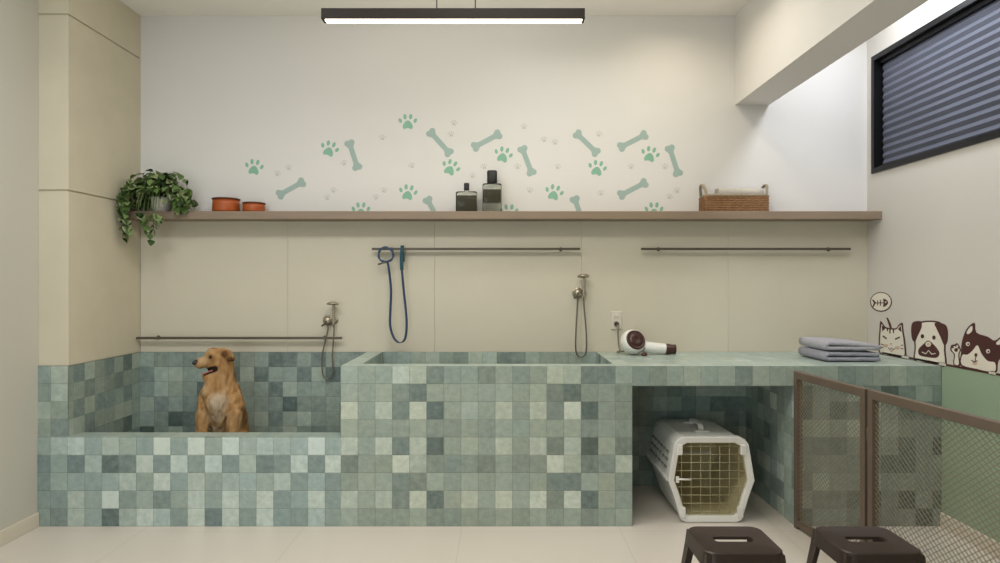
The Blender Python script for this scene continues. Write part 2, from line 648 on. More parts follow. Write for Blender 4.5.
bm = nbm()
loc_tiles(bm, (XL, YF, 0), (1, 0, 0), (0, 0, 1), XM - XL, ZL, levels=LOW, uoff=0.0745, hue=0.25, lift=0.55)  # cooler and lighter here: daylight from the front left painted into the tiles
obj('front_wall', bm, M['tile'], t)
bm = nbm()
loc_tiles(bm, (XP, YF, ZL), (1, 0, 0), (0, 1, 0), XM - XP, YI - YF, contrast=0.3, mean=5.6, th=0.12)
loc_tiles(bm, (XL, YF, ZL), (1, 0, 0), (0, 1, 0), XP - XL, 0.006, contrast=0.3, mean=5.6, th=0.12)
obj('rim', bm, M['tile'], t)
bm = nbm()
loc_tiles(bm, (XM - 0.001, YI, 0.2), (-1, 0, 0), (0, 0, 1), XM - XP, ZL - 0.2, contrast=0.7, mean=5)
loc_tiles(bm, (XP, YI, 0.2), (1, 0, 0), (0, 1, 0), XM - XP, YB - YI - 0.01, contrast=0.7, mean=5)
obj('basin', bm, M['tile'], t)
bm = nbm(); lathe(bm, [(0.001, 0.2005), (0.045, 0.2005), (0.05, 0.203), (0.04, 0.206), (0.001, 0.2065)], 24, Vector((-1.3, 4.1, 0)) + off)
obj('drain', bm, M['chrome'], t)

# ------------------------------------------------------------------ high grooming bath
XH = 0.759
OX0, OX1, OY0 = -0.81, 0.663, 3.77
bx, by = (XM + XH) / 2, YF
t = thing('grooming_bath', 'waist-high mosaic tiled grooming bath in the middle with long rectangular opening', 'dog bath', (bx, by, 0))
off = Vector((-bx, -by, 0))
bm = nbm()
loc_tiles(bm, (XM, YF, 0), (1, 0, 0), (0, 0, 1), XH - XM, ZT, levels=HIGH, hue=0.72, lift=-0.35)  # warmer and darker here: the dimmer light at the middle painted into the tiles
obj('front_wall', bm, M['tile'], t)
bm = nbm()
loc_tiles(bm, (XM, YB - 0.01, 0), (0, -1, 0), (0, 0, 1), YB - YF - 0.01, ZT, contrast=0.7, mean=5)
obj('side_wall', bm, M['tile'], t)
bm = nbm()
loc_tiles(bm, (XH, YF, 0), (0, 1, 0), (0, 0, 1), YB - YF - 0.01, ZT - 0.115, contrast=0.7, mean=4.6)
obj('side_wall', bm, M['tile'], t)
bm = nbm()
for a, b, c, d in ((XM, XH, YF, OY0), (XM, OX0, OY0, YB - 0.01), (OX1, XH, OY0, YB - 0.01)):
    loc_tiles(bm, (a, c, ZT), (1, 0, 0), (0, 1, 0), b - a, d - c, contrast=0.25, mean=5.8)
obj('rim', bm, M['tile'], t)
bm = nbm()
zb = 0.44
loc_tiles(bm, (OX1, OY0, zb), (-1, 0, 0), (0, 0, 1), OX1 - OX0, ZT - zb, contrast=0.7)
loc_tiles(bm, (OX0, OY0, zb), (0, 1, 0), (0, 0, 1), YB - OY0 - 0.01, ZT - zb, contrast=0.7)
loc_tiles(bm, (OX1, YB - 0.01, zb), (0, -1, 0), (0, 0, 1), YB - OY0 - 0.01, ZT - zb, contrast=0.7)
loc_tiles(bm, (OX0, OY0, zb), (1, 0, 0), (0, 1, 0), OX1 - OX0, YB - OY0 - 0.01, contrast=0.5)
obj('basin', bm, M['tile'], t)

# ------------------------------------------------------------------ counter with knee space
XK = 1.695
ZS = ZT - 0.115
bx, by = (XH + XR) / 2, YF
t = thing('grooming_counter', 'mosaic tiled counter at the right over an open bay holding the pet carrier', 'counter', (bx, by, 0))
off = Vector((-bx, -by, 0))
bm = nbm()
loc_tiles(bm, (XH, YF, ZS), (1, 0, 0), (0, 0, 1), XR - 0.002 - XH, 0.115, contrast=0.55, mean=5.2, th=0.13, hue=0.6)
loc_tiles(bm, (XH, YF, ZT), (1, 0, 0), (0, 1, 0), XR - 0.002 - XH, YB - YF - 0.01, contrast=0.3, mean=5.8)
loc_tiles(bm, (XH, YB - 0.01, ZS), (1, 0, 0), (0, -1, 0), XK - XH, YB - YF - 0.01, contrast=0.5, mean=5)
obj('worktop', bm, M['tile'], t)
bm = nbm()
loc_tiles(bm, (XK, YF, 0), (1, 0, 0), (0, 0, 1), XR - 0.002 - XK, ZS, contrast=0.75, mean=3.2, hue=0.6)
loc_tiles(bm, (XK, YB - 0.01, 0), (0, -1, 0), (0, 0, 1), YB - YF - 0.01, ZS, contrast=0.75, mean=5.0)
obj('support_block', bm, M['tile'], t)

# ------------------------------------------------------------------ shelf and rails
SY = 4.245
bm = nbm(); box(bm, XP, XR, SY, YB, 1.819, 1.872, bev=0.003)
o = obj('wall_shelf', bm, M['shelf']); tag(o, 'long taupe wooden shelf across the back wall holding bowls, bottles and basket', 'shelf')


def rail(px0, px1, py, label):
    D = YB - 0.05
    a, b = P(px0, py, D), P(px1, py, D)
    t = thing('wall_rail', label, 'rail', ((a.x + b.x) / 2, YB - 0.008, a.z), 'dark slim wall rails')
    L = (b.x - a.x) / 2
    bm = nbm(); box(bm, -L, L, -0.055, -0.035, -0.008, 0.008, bev=0.002)
    obj('bar', bm, M['rail'], t)
    for s in (-0.82, 0.82):
        bm = nbm(); tube(bm, [(s * L, 0, 0), (s * L, -0.036, 0)], 0.007, 10)
        lathe(bm, [(0.014, 0), (0.014, 0.004), (0.006, 0.005)], 16, (s * L, 0, 0), Matrix.Rotation(R(90), 4, 'X'))
        obj('bracket', bm, M['rail'], t)
    return t


rail(372, 580, 249, 'dark slim wall rail with the blue leash hanging on it')
rail(641, 850, 249, 'dark slim empty wall rail under the shelf at the right')
rail(137, 342, 338, 'dark slim low wall rail above the dog in the low bath')

# ------------------------------------------------------------------ pendant lamp
D = 3.0
a, b = P(321, 8, D), P(585, 18.5, D)
zt, zbm = a.z, b.z
cx = (a.x + b.x) / 2
hl = (b.x - a.x) / 2
t = thing('pendant_lamp', 'long dark linear pendant lamp, lit, hanging under the ceiling', 'lamp', (cx, D + 0.035, zbm))
bm = nbm()
hh = zt - zbm
box(bm, -hl, hl, -0.035, -0.027, 0, hh, bev=0.001)
box(bm, -hl, hl, 0.012, 0.020, 0, hh, bev=0.001)
box(bm, -hl, hl, -0.027, 0.012, hh - 0.008, hh)
box(bm, -hl, -hl + 0.012, -0.027, 0.012, -0.0, hh - 0.008)
box(bm, hl - 0.012, hl, -0.027, 0.012, -0.0, hh - 0.008)
obj('housing', bm, M['lamp'], t)
bm = nbm(); box(bm, -hl + 0.016, hl - 0.012, -0.0262, 0.0112, -0.005, 0.012, bev=0.003)
obj('diffuser', bm, M['diffuser'], t)
for px in (436, 475):
    x = P(px, 0, D).x - cx
    bm = nbm(); tube(bm, [(x, 0, hh), (x, 0, ZC - zbm)], 0.0026, 8)
    obj('cable', bm, M['cable'], t)

# ------------------------------------------------------------------ wall decals on the back wall
YD = YB - 0.0002


def bw(px, py):
    return P(px, py, YB)


def bone_poly(L, n=7):
    """outline of a bone of length L, lying along x"""
    r = 0.021
    hw = 0.0175
    ex = L / 2 - r * 0.72
    pts = []

    def arc(cx, cy, a0, a1):
        for k in range(n + 1):
            a = R(a0 + (a1 - a0) * k / n)
            pts.append((cx + r * math.cos(a), cy + r * math.sin(a)))
    arc(ex, -r * 0.72, -150, 35)
    arc(ex, r * 0.72, -35, 150)
    pts.append((ex - r * 1.6, hw)); pts.append((-ex + r * 1.6, hw))
    arc(-ex, r * 0.72, 30, 215)
    arc(-ex, -r * 0.72, 145, 330)
    pts.append((-ex + r * 1.6, -hw)); pts.append((ex - r * 1.6, -hw))
    return pts


def place(pts, ang, ctr):
    c, s = math.cos(R(ang)), math.sin(R(ang))
    return [Vector((x * c - y * s, 0, x * s + y * c)) for x, y in pts]


def ell(cx, cy, rx, ry, rot=0, n=14):
    c, s = math.cos(R(rot)), math.sin(R(rot))
    out = []
    for k in range(n):
        a = 2 * PI * k / n
        x, y = rx * math.cos(a), ry * math.sin(a)
        out.append((cx + x * c - y * s, cy + x * s + y * c))
    return out


def clip_low(pts, zmin):
    """cut a polygon (x, 0, z) at z = zmin, keep what is above"""
    out = []
    n = len(pts)
    for i in range(n):
        a, b = pts[i], pts[(i + 1) % n]
        if a.z >= zmin:
            out.append(a)
        if (a.z >= zmin) != (b.z >= zmin):
            k = (zmin - a.z) / (b.z - a.z)
            out.append(a.lerp(b, k))
    return out


ZSH = 1.8725


def decal(name, px, py, polys, ang, m, label, cat, group):
    c = bw(px, py)
    bm = nbm()
    for poly in polys:
        q = clip_low(place(poly, ang, c), ZSH - c.z)
        if len(q) > 2:
            plate(bm, q, (0, -1, 0), 0.0008)
    o = obj(name, bm, m)
    o.location = (c.x, YD, c.z)
    tag(o, label, cat, group)


BONES = [
    (291, 188.5, 29, 30, 'grey-green bone decal low at the left, right of the terracotta bowls'),
    (353.4, 155.2, -72, 30, 'steep grey-green bone decal in the left half, just right of a green paw'),
    (440, 142.6, -48, 32, 'grey-green bone decal sloping down right, lower right of the topmost paw'),
    (433.5, 211, 118, 30, 'grey-green bone decal cut off by the shelf, left of the squat bottle'),
    (486.6, 140.6, 28, 31, 'grey-green bone decal rising right, above the tall black-capped bottle'),
    (527, 160.8, -69, 30, 'steep grey-green bone decal upper right of the tall black-capped bottle'),
    (586.7, 143.2, -44, 31, 'grey-green bone decal sloping down right, right above a paw, right half'),
    (632.8, 141, 27, 31, 'grey-green bone decal rising right, the upper of two such at the right'),
    (673.8, 160.8, -72, 31, 'steep grey-green bone decal, furthest right of all the bones'),
    (632.8, 189, 27, 31, 'grey-green bone decal rising right, low, left of the wicker basket'),
    (579, 211, 110, 30, 'grey-green bone decal cut off by the shelf, midway between bottles and basket'),
]
for px, py, ang, L, lab in BONES:
    decal('bone_decal', px, py, [bone_poly(L / 144.8)], ang, M['bone'], lab, 'wall decal', 'bone decals on the back wall')


def paw_polys(s):
    pad = []
    for x, y in ((-0.036, -0.028), (-0.03, -0.005), (-0.014, 0.014), (0, 0.02), (0.014, 0.014), (0.03, -0.005), (0.036, -0.028),
                 (0.026, -0.042), (0.010, -0.036), (0, -0.033), (-0.010, -0.036), (-0.026, -0.042)):
        pad.append((x * s, y * s))
    toes = [ell(-0.052 * s, 0.018 * s, 0.011 * s, 0.017 * s, 25), ell(-0.02 * s, 0.045 * s, 0.0115 * s, 0.019 * s, 8),
            ell(0.02 * s, 0.045 * s, 0.0115 * s, 0.019 * s, -8), ell(0.052 * s, 0.018 * s, 0.011 * s, 0.017 * s, -25)]
    return [pad] + toes


PAWS = [
    (254, 168.5, -8, 'green paw decal furthest left on the wall, above the terracotta bowls'),
    (329.1, 150.1, -18, 'green paw decal left of a steep bone in the left half of the wall'),
    (407.8, 123.2, 0, 'green paw decal, the topmost of all'),
    (450.2, 168.8, -22, 'green paw decal above the squat dark bottle'),
    (407.8, 193.8, -10, 'green paw decal low, left of the squat dark bottle'),
    (360.9, 211.5, 0, 'green paw decal half hidden by the shelf, in the left half'),
    (502.9, 156, -15, 'green paw decal above right of the tall black-capped bottle'),
    (597, 169.5, -12, 'green paw decal just under a sloping bone, right half of the wall'),
    (649.8, 155.7, -14, 'green paw decal between two bones, furthest upper right'),
    (553.8, 193.8, -14, 'green paw decal low, well right of the two bottles'),
    (654, 211.5, 0, 'green paw decal half hidden by the shelf, left of the basket'),
    (509, 213.5, 0, 'green paw decal nearly hidden by the shelf, touching the black-capped bottle'),
]
for px, py, ang, lab in PAWS:
    decal('paw_decal', px, py, paw_polys(1.0), ang, M['paw'], lab, 'wall decal', 'paw decals on the back wall')
TINY = [(277.4, 174), (288.6, 168), (327.3, 198), (333.4, 190.6), (344, 163.4), (376, 197.5), (382.5, 138), (384, 190.6), (411.8, 166),
        (451, 134.6), (453.9, 123.5), (472.5, 176), (484, 167), (517.6, 167), (524, 127), (529.8, 190.6), (544, 140), (555, 142.6),
        (557.6, 167), (599, 134.6), (600.8, 193.4), (631, 167), (665, 167), (669.6, 197), (677, 191)]
ORD = ['first', 'second', 'third', 'fourth', 'fifth', 'sixth', 'seventh', 'eighth', 'ninth', 'tenth', 'eleventh', 'twelfth', 'thirteenth']
for i, (px, py) in enumerate(TINY):
    n = len(TINY)
    lab = ('tiny pale grey paw decal, %s from the left of the pale ones' % ORD[i]) if i < 13 else \
          ('tiny pale grey paw decal, %s from the right of the pale ones' % ORD[n - 1 - i])
    decal('small_paw_decal', px, py, paw_polys(0.36), (i * 37) % 50 - 25, M['pale'], lab, 'wall decal', 'tiny pale decals on the back wall')


# ------------------------------------------------------------------ animal stickers on the right wall
def rw(px, py):
    D = FPX * XR / (px - 500)
    return Vector((0, D, CZ - (py - HZ) * D / FPX))


def zz(x, y):              # coordinates of the enlarged crop
    return rw(860 + x / 4.69, 280 + y / 4.69)


def smooth2(pts, n=4):
    q = smooth_path([(x, y, 0) for x, y in pts], n, True)
    return [(p.x, p.y) for p in q]


def sticker(name, label, layers):
    base = zz(*layers[0][0][0])
    bm = nbm()
    for pts, mi, lv in layers:
        v = [zz(x, y) - base for x, y in pts]
        plate(bm, v, (-1, 0, 0), 0.0006 + 0.0006 * lv, mi)
    o = obj(name, bm, [M['vinyl_cream'], M['vinyl_brown'], M['vinyl_pink']])
    o.location = base + Vector((XR - 0.0001, 0, 0))
    tag(o, label, 'wall sticker', 'animal stickers on the right wall')


def E(cx, cy, rx, ry, rot=0, n=16):
    return ell(cx, cy, rx, ry, rot, n)


def stroke(pts, w):
    """a closed thin polygon along a polyline"""
    l, r_ = [], []
    for i, p in enumerate(pts):
        a = Vector(pts[max(i - 1, 0)]); b = Vector(pts[min(i + 1, len(pts) - 1)])
        t = (b - a).normalized()
        l.append((p[0] - t.y * w / 2, p[1] + t.x * w / 2)); r_.append((p[0] + t.y * w / 2, p[1] - t.x * w / 2))
    return l + r_[::-1]


sticker('fish_bubble_sticker', 'white speech bubble sticker with a brown fish skeleton, above the kitten sticker', [
    (E(99, 103, 52, 47), 1, 0), (E(99, 102, 47, 42), 0, 1),
    (smooth2([(110, 88), (126, 94), (133, 107), (124, 120), (110, 126), (112, 107)]), 1, 2),
    (stroke([(70, 108), (112, 107)], 4), 1, 2), (stroke([(84, 96), (84, 119)], 4), 1, 2), (stroke([(97, 93), (97, 121)], 4), 1, 2),
    ([(62, 90), (76, 105), (74, 110), (63, 130), (58, 128), (66, 108), (58, 93)], 1, 2),
    (E(122, 104, 3.5, 3.5), 0, 3)])
sticker('kitten_sticker', 'cream kitten sticker with brown tabby stripes, next to the folded towels', [
    (smooth2([(93, 345), (88, 290), (91, 235), (96, 192), (112, 210), (125, 222), (168, 226), (180, 212), (200, 200), (205, 240), (213, 290), (215, 365), (160, 360)], 3), 1, 0),
    (smooth2([(99, 343), (95, 290), (98, 240), (102, 208), (112, 220), (125, 229), (168, 233), (182, 220), (194, 212), (198, 242), (205, 290), (207, 360), (160, 354)], 3), 0, 1),
    ([(103, 212), (121, 226), (106, 242)], 1, 2), ([(193, 214), (179, 230), (196, 246)], 1, 2),
    ([(138, 226), (146, 226), (144, 252), (139, 250)], 1, 2), ([(126, 226), (132, 226), (133, 240), (128, 240)], 1, 2), ([(154, 228), (162, 229), (160, 250), (156, 250)], 1, 2),
    ([(124, 176), (132, 178), (146, 208), (150, 228), (140, 226), (134, 206)], 1, 1),
    (stroke([(108, 262), (126, 276)], 7), 1, 2), (stroke([(188, 268), (166, 278)], 7), 1, 2),
    (E(146, 300, 6, 5), 2, 2), (E(122, 308, 12, 8), 2, 2), (E(176, 318, 12, 8), 2, 2),
    (stroke([(134, 318), (142, 326), (148, 318), (156, 328), (164, 322)], 4), 1, 2), (E(149, 333, 7, 6), 2, 2),
    (stroke([(98, 300), (112, 304)], 4), 1, 2), (stroke([(98, 316), (111, 316)], 4), 1, 2),
    (stroke([(203, 305), (192, 308)], 4), 1, 2), (stroke([(204, 322), (192, 321)], 4), 1, 2)])
sticker('pug_sticker', 'cream pug sticker with brown drooping ears and brown muzzle, second head from the left', [
    (smooth2([(256, 380), (256, 320), (254, 250), (268, 204), (320, 190), (380, 200), (402, 250), (402, 330), (403, 405), (330, 392)], 4), 1, 0),
    (smooth2([(263, 376), (263, 320), (262, 250), (276, 210), (320, 197), (374, 207), (394, 250), (394, 330), (395, 398), (330, 385)], 4), 0, 1),
    (smooth2([(286, 194), (250, 198), (241, 230), (245, 275), (258, 290), (272, 262), (290, 222)], 4), 1, 2),
    (smooth2([(352, 202), (398, 208), (413, 240), (410, 290), (396, 306), (380, 270), (362, 232)], 4), 1, 2),
    (E(294, 264, 8, 10), 1, 2), (E(348, 270, 8, 10), 1, 2),
    (smooth2([(322, 284), (300, 300), (276, 325), (280, 352), (320, 362), (360, 364), (374, 342), (352, 308)], 4), 1, 2),
    (E(322, 301, 13, 12), 0, 3), (E(322, 301, 8, 7), 2, 4), (stroke([(292, 338), (310, 346), (323, 330), (338, 348), (356, 344)], 4), 0, 3)])
sticker('bulldog_sticker', 'cream and dark brown bulldog sticker with pointed ears, nearest on the right wall', [
    (smooth2([(472, 402), (474, 345), (478, 290), (500, 230), (538, 200), (546, 246), (600, 266), (632, 284), (668, 262), (700, 270), (690, 330), (650, 380), (636, 440), (550, 424)], 3), 1, 0),
    (smooth2([(479, 398), (481, 352), (505, 350), (530, 330), (552, 306), (570, 345), (600, 380), (634, 388), (629, 433), (550, 417)], 3), 0, 1),
    (smooth2([(502, 246), (514, 225), (527, 216), (526, 240), (508, 254)], 3), 0, 2),
    (smooth2([(640, 296), (662, 275), (680, 276), (676, 296), (650, 304)], 3), 0, 2),
    (E(507, 300, 9, 10), 0, 2), (E(602, 334, 9, 10), 0, 2), (E(509, 301, 4, 5), 1, 3), (E(604, 335, 4, 5), 1, 3),
    (E(545, 352, 7, 9), 1, 2), (stroke([(545, 360), (540, 384)], 4), 1, 2), (stroke([(524, 376), (538, 386), (552, 378)], 5), 1, 2), (E(540, 391, 12, 8), 2, 1.8)])
sticker('raised_paw_sticker', 'cream raised paw sticker with spread toes, left of the bulldog sticker', [
    (smooth2([(438, 395), (441, 350), (424, 330), (428, 306), (444, 302), (456, 296), (468, 312), (474, 330), (466, 350), (470, 402)], 3), 1, 0),
    (smooth2([(443, 392), (447, 350), (432, 330), (434, 314), (446, 310), (456, 304), (464, 316), (468, 330), (461, 350), (464, 396)], 3), 0, 1),
    (E(452, 328, 9, 9), 1, 2), (E(437, 316, 4, 5), 1, 2), (E(450, 308, 4, 5), 1, 2), (E(463, 318, 4, 5), 1, 2)])
# base line of the stickers and small paws over it
bm = nbm()
y1, y0 = zz(104, 347).y, 1.9
box(bm, -0.0012, 0, y0, y1, 0, 0.012)
o = obj('border_line_sticker', bm, M['vinyl_brown'], loc=(XR - 0.0001, 0, ZW))
tag(o, 'thin dark brown line sticker along the top of the green wall paint', 'wall sticker')
for (x, y), lab in (((213, 362), 'tiny cream paw sticker on the brown line, right of the kitten'),
                    ((388, 396), 'tiny cream paw sticker on the brown line, under the pug'),
                    ((622, 437), 'tiny cream paw sticker on the brown line, under the bulldog')):
    sticker('toe_sticker', lab, [(E(x, y, 19, 10, 10), 1, 1), (E(x - 10, y - 2, 7, 6), 0, 2), (E(x + 1, y, 7, 6), 0, 2), (E(x + 11, y + 2, 6, 6), 0, 2)])

# ------------------------------------------------------------------ shower fittings
def shower(px, py, loop_y, hl, hr, label):
    """px, py: centre of the valve rose in the frame"""
    D = YB - 0.02
    c = P(px, py, D)
    wy = YB - 0.008
    t = thing('hand_shower', label, 'shower', (c.x, wy, c.z), 'hand showers on the back wall')

    def q(x, y, d):
        v = P(x, y, YB - 0.008 - d)
        return Vector((v.x - c.x, -d, v.z - c.z))
    bm = nbm()
    rot = Matrix.Rotation(R(90), 4, 'X')
    lathe(bm, [(0.038, 0.0), (0.038, 0.006), (0.034, 0.010), (0.022, 0.012), (0.022, 0.04), (0.019, 0.045), (0.002, 0.046)], 28, (0, 0, 0), rot)
    obj('valve', bm, M['chrome'], t)
    bm = nbm(); tube(bm, [(0, -0.04, 0), (-0.012, -0.055, -0.02), (-0.03, -0.062, -0.036)], 0.006, 10); obj('lever', bm, M['rail'], t)
    sx = q(px + 6, py, 0.03).x
    bm = nbm()
    tube(bm, [(sx, 0, 0.0), (sx, -0.045, 0.0)], 0.012, 12)
    lathe(bm, [(0.022, 0), (0.022, 0.005), (0.012, 0.006)], 20, (sx, 0, 0), rot)
    obj('holder', bm, M['chrome'], t)
    top = q(px + 6, py - 17, 0.045)
    bm = nbm(); tube(bm, smooth_path([(sx, -0.045, -0.03), (sx, -0.045, 0.03), (sx, -0.045, top.z)], 4), 0.0085, 12); obj('handle', bm, M['chrome'], t)
    bm = nbm()
    lathe(bm, [(0.012, 0.012), (0.03, 0.008), (0.04, 0.0), (0.04, -0.007), (0.036, -0.009), (0.002, -0.0095)], 28,
          (top.x - 0.005, -0.06, top.z), Matrix.Rotation(R(-8), 4, 'X'))
    obj('shower_head', bm, M['chrome'], t)
    d = 0.035
    bot = q((hl + hr) / 2, loop_y, d)
    pts = [Vector((0.0, -0.04, -0.02)), q(px - 0.2, py + 10, d), q(hl, (py + loop_y) / 2 + 4, d), q(hl - 0.3, loop_y - 8, d), bot + Vector((-0.018, 0, 0.006)),
           bot + Vector((0.018, 0, 0.006)), q(hr + 0.3, loop_y - 8, d), q(hr, (py + loop_y) / 2 + 4, d), q(px + 6, py + 10, d), Vector((sx, -0.045, -0.02))]
    bm = nbm(); tube(bm, smooth_path(pts, 6), 0.005, 8); obj('hose', bm, M['hose'], t)


shower(577.7, 293, 357, 576, 586, 'nickel hand shower with looping hose above the middle bath')
shower(328, 320.5, 379, 322.5, 332.5, 'nickel hand shower with long looping hose over the low bath')

# ------------------------------------------------------------------ leash on the rail
D = YB - 0.075
c = P(386, 254.7, D)
t = thing('dog_leash', 'blue webbing dog leash with coiled end, looped over the left wall rail', 'leash', (c.x, D, c.z))


def lq(x, y, dy=0.0):
    v = P(x, y, D + dy)
    return Vector((v.x - c.x, dy, v.z - c.z))


bm = nbm()
coil = []
for k in range(64):
    a = 2 * PI * k / 30
    r = 0.050 + 0.004 * math.sin(k * 0.7)
    coil.append((r * math.cos(a), -0.004 + 0.010 * k / 64 - 0.008, r * math.sin(a) * 0.98))
tube(bm, coil, 0, flat=(0.012, 0.009), up=(0, 1, 0))
obj('coiled_handle', bm, M['leash'], t)
bm = nbm()
pts = [lq(386.5, 262), lq(388.4, 266), lq(391.0, 289), lq(390.4, 310), lq(390.3, 326), lq(394, 338), lq(399.8, 342.6), lq(405.2, 338), lq(406.6, 320),
       lq(403.6, 289), lq(401.8, 269)]
tube(bm, smooth_path(pts, 6), 0, flat=(0.020, 0.005), up=(0.55, 1, 0))
obj('strap', bm, M['leash'], t)
bm = nbm()
pts = [lq(401.8, 270), lq(401.5, 258), lq(402, 251, -0.004), lq(402.2, 246.8, 0.008), lq(402.3, 245.8, 0.028), lq(402.3, 247, 0.046), lq(402.4, 253, 0.05), lq(403, 262, 0.048)]
tube(bm, smooth_path(pts, 6), 0, flat=(0.024, 0.005), up=(1, 0, 0))
obj('hanging_loop', bm, M['leash_dark'], t)
bm = nbm()
pts = [lq(378.2, 264.5, -0.008), lq(380, 263.8, -0.01), lq(383, 262.8, -0.012), lq(386, 262.5, -0.012)]
tube(bm, smooth_path(pts, 4), 0.006, 8)
obj('clip', bm, M['rail'], t)

# ------------------------------------------------------------------ wall socket
c = P(616.3, 320.3, YB - 0.01)
t = thing('wall_socket', 'white wall socket with a plugged-in cord above the dryer', 'socket', (c.x, YB - 0.008, c.z))
bm = nbm(); box(bm, -0.037, 0.037, -0.009, 0, -0.062, 0.062, bev=0.004)
obj('plate', bm, M['socket'], t)
bm = nbm(); box(bm, -0.017, 0.017, -0.012, -0.008, 0.018, 0.042, bev=0.002); obj('switch', bm, M['baseboard'], t)
bm = nbm(); lathe(bm, [(0.017, 0), (0.017, 0.003), (0.001, 0.0032)], 20, (0, -0.008, -0.024), Matrix.Rotation(R(90), 4, 'X')); obj('outlet', bm, M['hole'], t)

# ------------------------------------------------------------------ pet dryer
D = 4.24
sc = FPX / D
base = Vector(((636 - 500) / sc, D, ZT + 0.001))
t = thing('pet_dryer', 'white and brown round pet dryer lying on the counter under the socket', 'dryer', base)
bm = nbm()
tilt = Matrix.Rotation(R(32), 4, 'Y') @ Matrix.Rotation(R(60), 4, 'X')
ctr = Vector(((632.6 - 636) / sc, 0.0, 0.081))
lathe(bm, [(0.001, -0.052), (0.05, -0.050), (0.074, -0.036), (0.083, -0.010), (0.084, 0.010), (0.079, 0.030), (0.074, 0.040), (0.066, 0.046), (0.001, 0.046)], 36, ctr, tilt)
for v in bm.verts:
    v.co.z = max(v.co.z, 0.001)
obj('body', bm, M['plastic'], t)
bm = nbm()
lathe(bm, [(0.066, 0.036), (0.067, 0.047), (0.064, 0.054), (0.058, 0.057), (0.055, 0.053), (0.042, 0.055), (0.038, 0.060), (0.022, 0.061), (0.018, 0.058), (0.001, 0.058)], 36, ctr, tilt)
obj('intake_grille', bm, M['brown'], t)
bm = nbm()
ax = [(-0.0 + 0.05, 0, 0.052), (0.10, 0, 0.046), (0.16, 0, 0.041), (0.195, 0, 0.038)]
tube(bm, smooth_path(ax, 4), [0.038 - 0.004 * k / 12 for k in range(13)], 24)
obj('barrel', bm, M['plastic'], t)
bm = nbm()
lathe(bm, [(0.034, 0), (0.036, 0.004), (0.036, 0.02), (0.030, 0.05), (0.034, 0.066), (0.028, 0.066), (0.024, 0.045)], 24, (0.193, 0, 0.037), Matrix.Rotation(R(92), 4, 'Y'))
obj('nozzle', bm, M['brown'], t)
bm = nbm(); lathe(bm, [(0.018, 0), (0.02, 0.006), (0.016, 0.02), (0.004, 0.022)], 20, (0.04, -0.062, 0.0)); obj('foot', bm, M['brown'], t)
sp = P(616.3, 324, YB - 0.02) - base
sp.y = YB - 0.02 - D
bm = nbm()
pts = [sp + Vector((0, -0.03, -0.004)), sp + Vector((0.004, -0.05, -0.03)), P(618, 334, 4.36) - base, P(618.8, 346, 4.35) - base, P(620, 350, 4.34) - base,
       Vector((-0.11, 0.09, 0.006)), Vector((-0.07, 0.055, 0.018)), Vector((-0.05, 0.03, 0.03))]
tube(bm, smooth_path(pts, 6), 0.005, 8)
obj('power_cord', bm, M['cord'], t)
bm = nbm(); lathe(bm, [(0.014, 0.0), (0.016, 0.006), (0.014, 0.026), (0.006, 0.036)], 18, sp + Vector((0, 0.004, 0)), Matrix.Rotation(R(90), 4, 'X')); obj('plug', bm, M['brown'], t)


# ------------------------------------------------------------------ folded towels
def folded(bm, x0, x1, y0, y1, z0, layers, th, droop, seed):
    """a towel folded in flat layers, the folds at the left, ends showing at the front"""
    rg = random.Random(seed)
    pts = []
    rr = th * 0.5
    for k in range(layers):
        z = z0 + th * (k + 0.5)
        xa, xb = x0 + rr, x1 - rg.uniform(0, 0.025)
        n = 9
        row = [(xa + (xb - xa) * i / n, z - droop * k / max(1, layers - 1) * (i / n) ** 2 + rg.uniform(-0.0012, 0.0012)) for i in range(n + 1)]
        if k % 2 == 0:
            row = row[::-1]
            pts += row
            pts += [(x0 + rr * 0.25, z + th * 0.12), (x0, z + th * 0.5), (x0 + rr * 0.25, z + th * 0.88)]
        else:
            pts += row
            if k < layers - 1:
                e = row[-1]
                pts += [(e[0] + rr * 0.8, e[1] + th * 0.12), (e[0] + rr, e[1] + th * 0.5), (e[0] + rr * 0.8, e[1] + th * 0.88)]
    if layers % 2 == 1:
        pts = pts[:-3]
    path = smooth_path([(x, 0, z) for x, z in pts], 3)
    hw = th * 0.46
    rings = []
    ny = 7
    for i, p in enumerate(path):
        a, b = path[max(i - 1, 0)], path[min(i + 1, len(path) - 1)]
        tt = (b - a).normalized()
        nn = Vector((-tt.z, 0, tt.x))
        ring = []
        for s, row in ((1, range(ny)), (-1, range(ny - 1, -1, -1))):
            for j in row:
                f = j / (ny - 1)
                y = y0 + (y1 - y0) * f
                e = 0.72 if j in (0, ny - 1) else 1.0
                q = p + nn * hw * s * e
                wob = noise.noise(Vector((q.x * 9, y * 9, seed))) * 0.003
                ring.append(Vector((q.x, y + (wob if j in (0, ny - 1) else 0), q.z + wob * 0.3)))
        rings.append(ring)
    loft(bm, rings)


t = None
for i, (dx, z0, lab, seed, m) in enumerate((
        (0.0, 0.0, 'folded grey-blue towel, the lower of two stacked on the counter', 3, 'towel'),
        (0.004, 0.064, 'folded pale grey towel, the upper of two stacked on the counter', 5, 'towel2'))):
    t = tag(obj('folded_towel', nbm(), M[m], loc=(2.125, 4.02, ZT + 0.001 + z0)), lab, 'towel', 'folded towels on the counter')
    bm = nbm()
    folded(bm, -0.165 + dx, 0.165 + dx, -0.175, 0.165, 0.001, 2, 0.031, 0.006 if i == 0 else 0.024, seed)
    bm.to_mesh(t.data)
    bm.free()

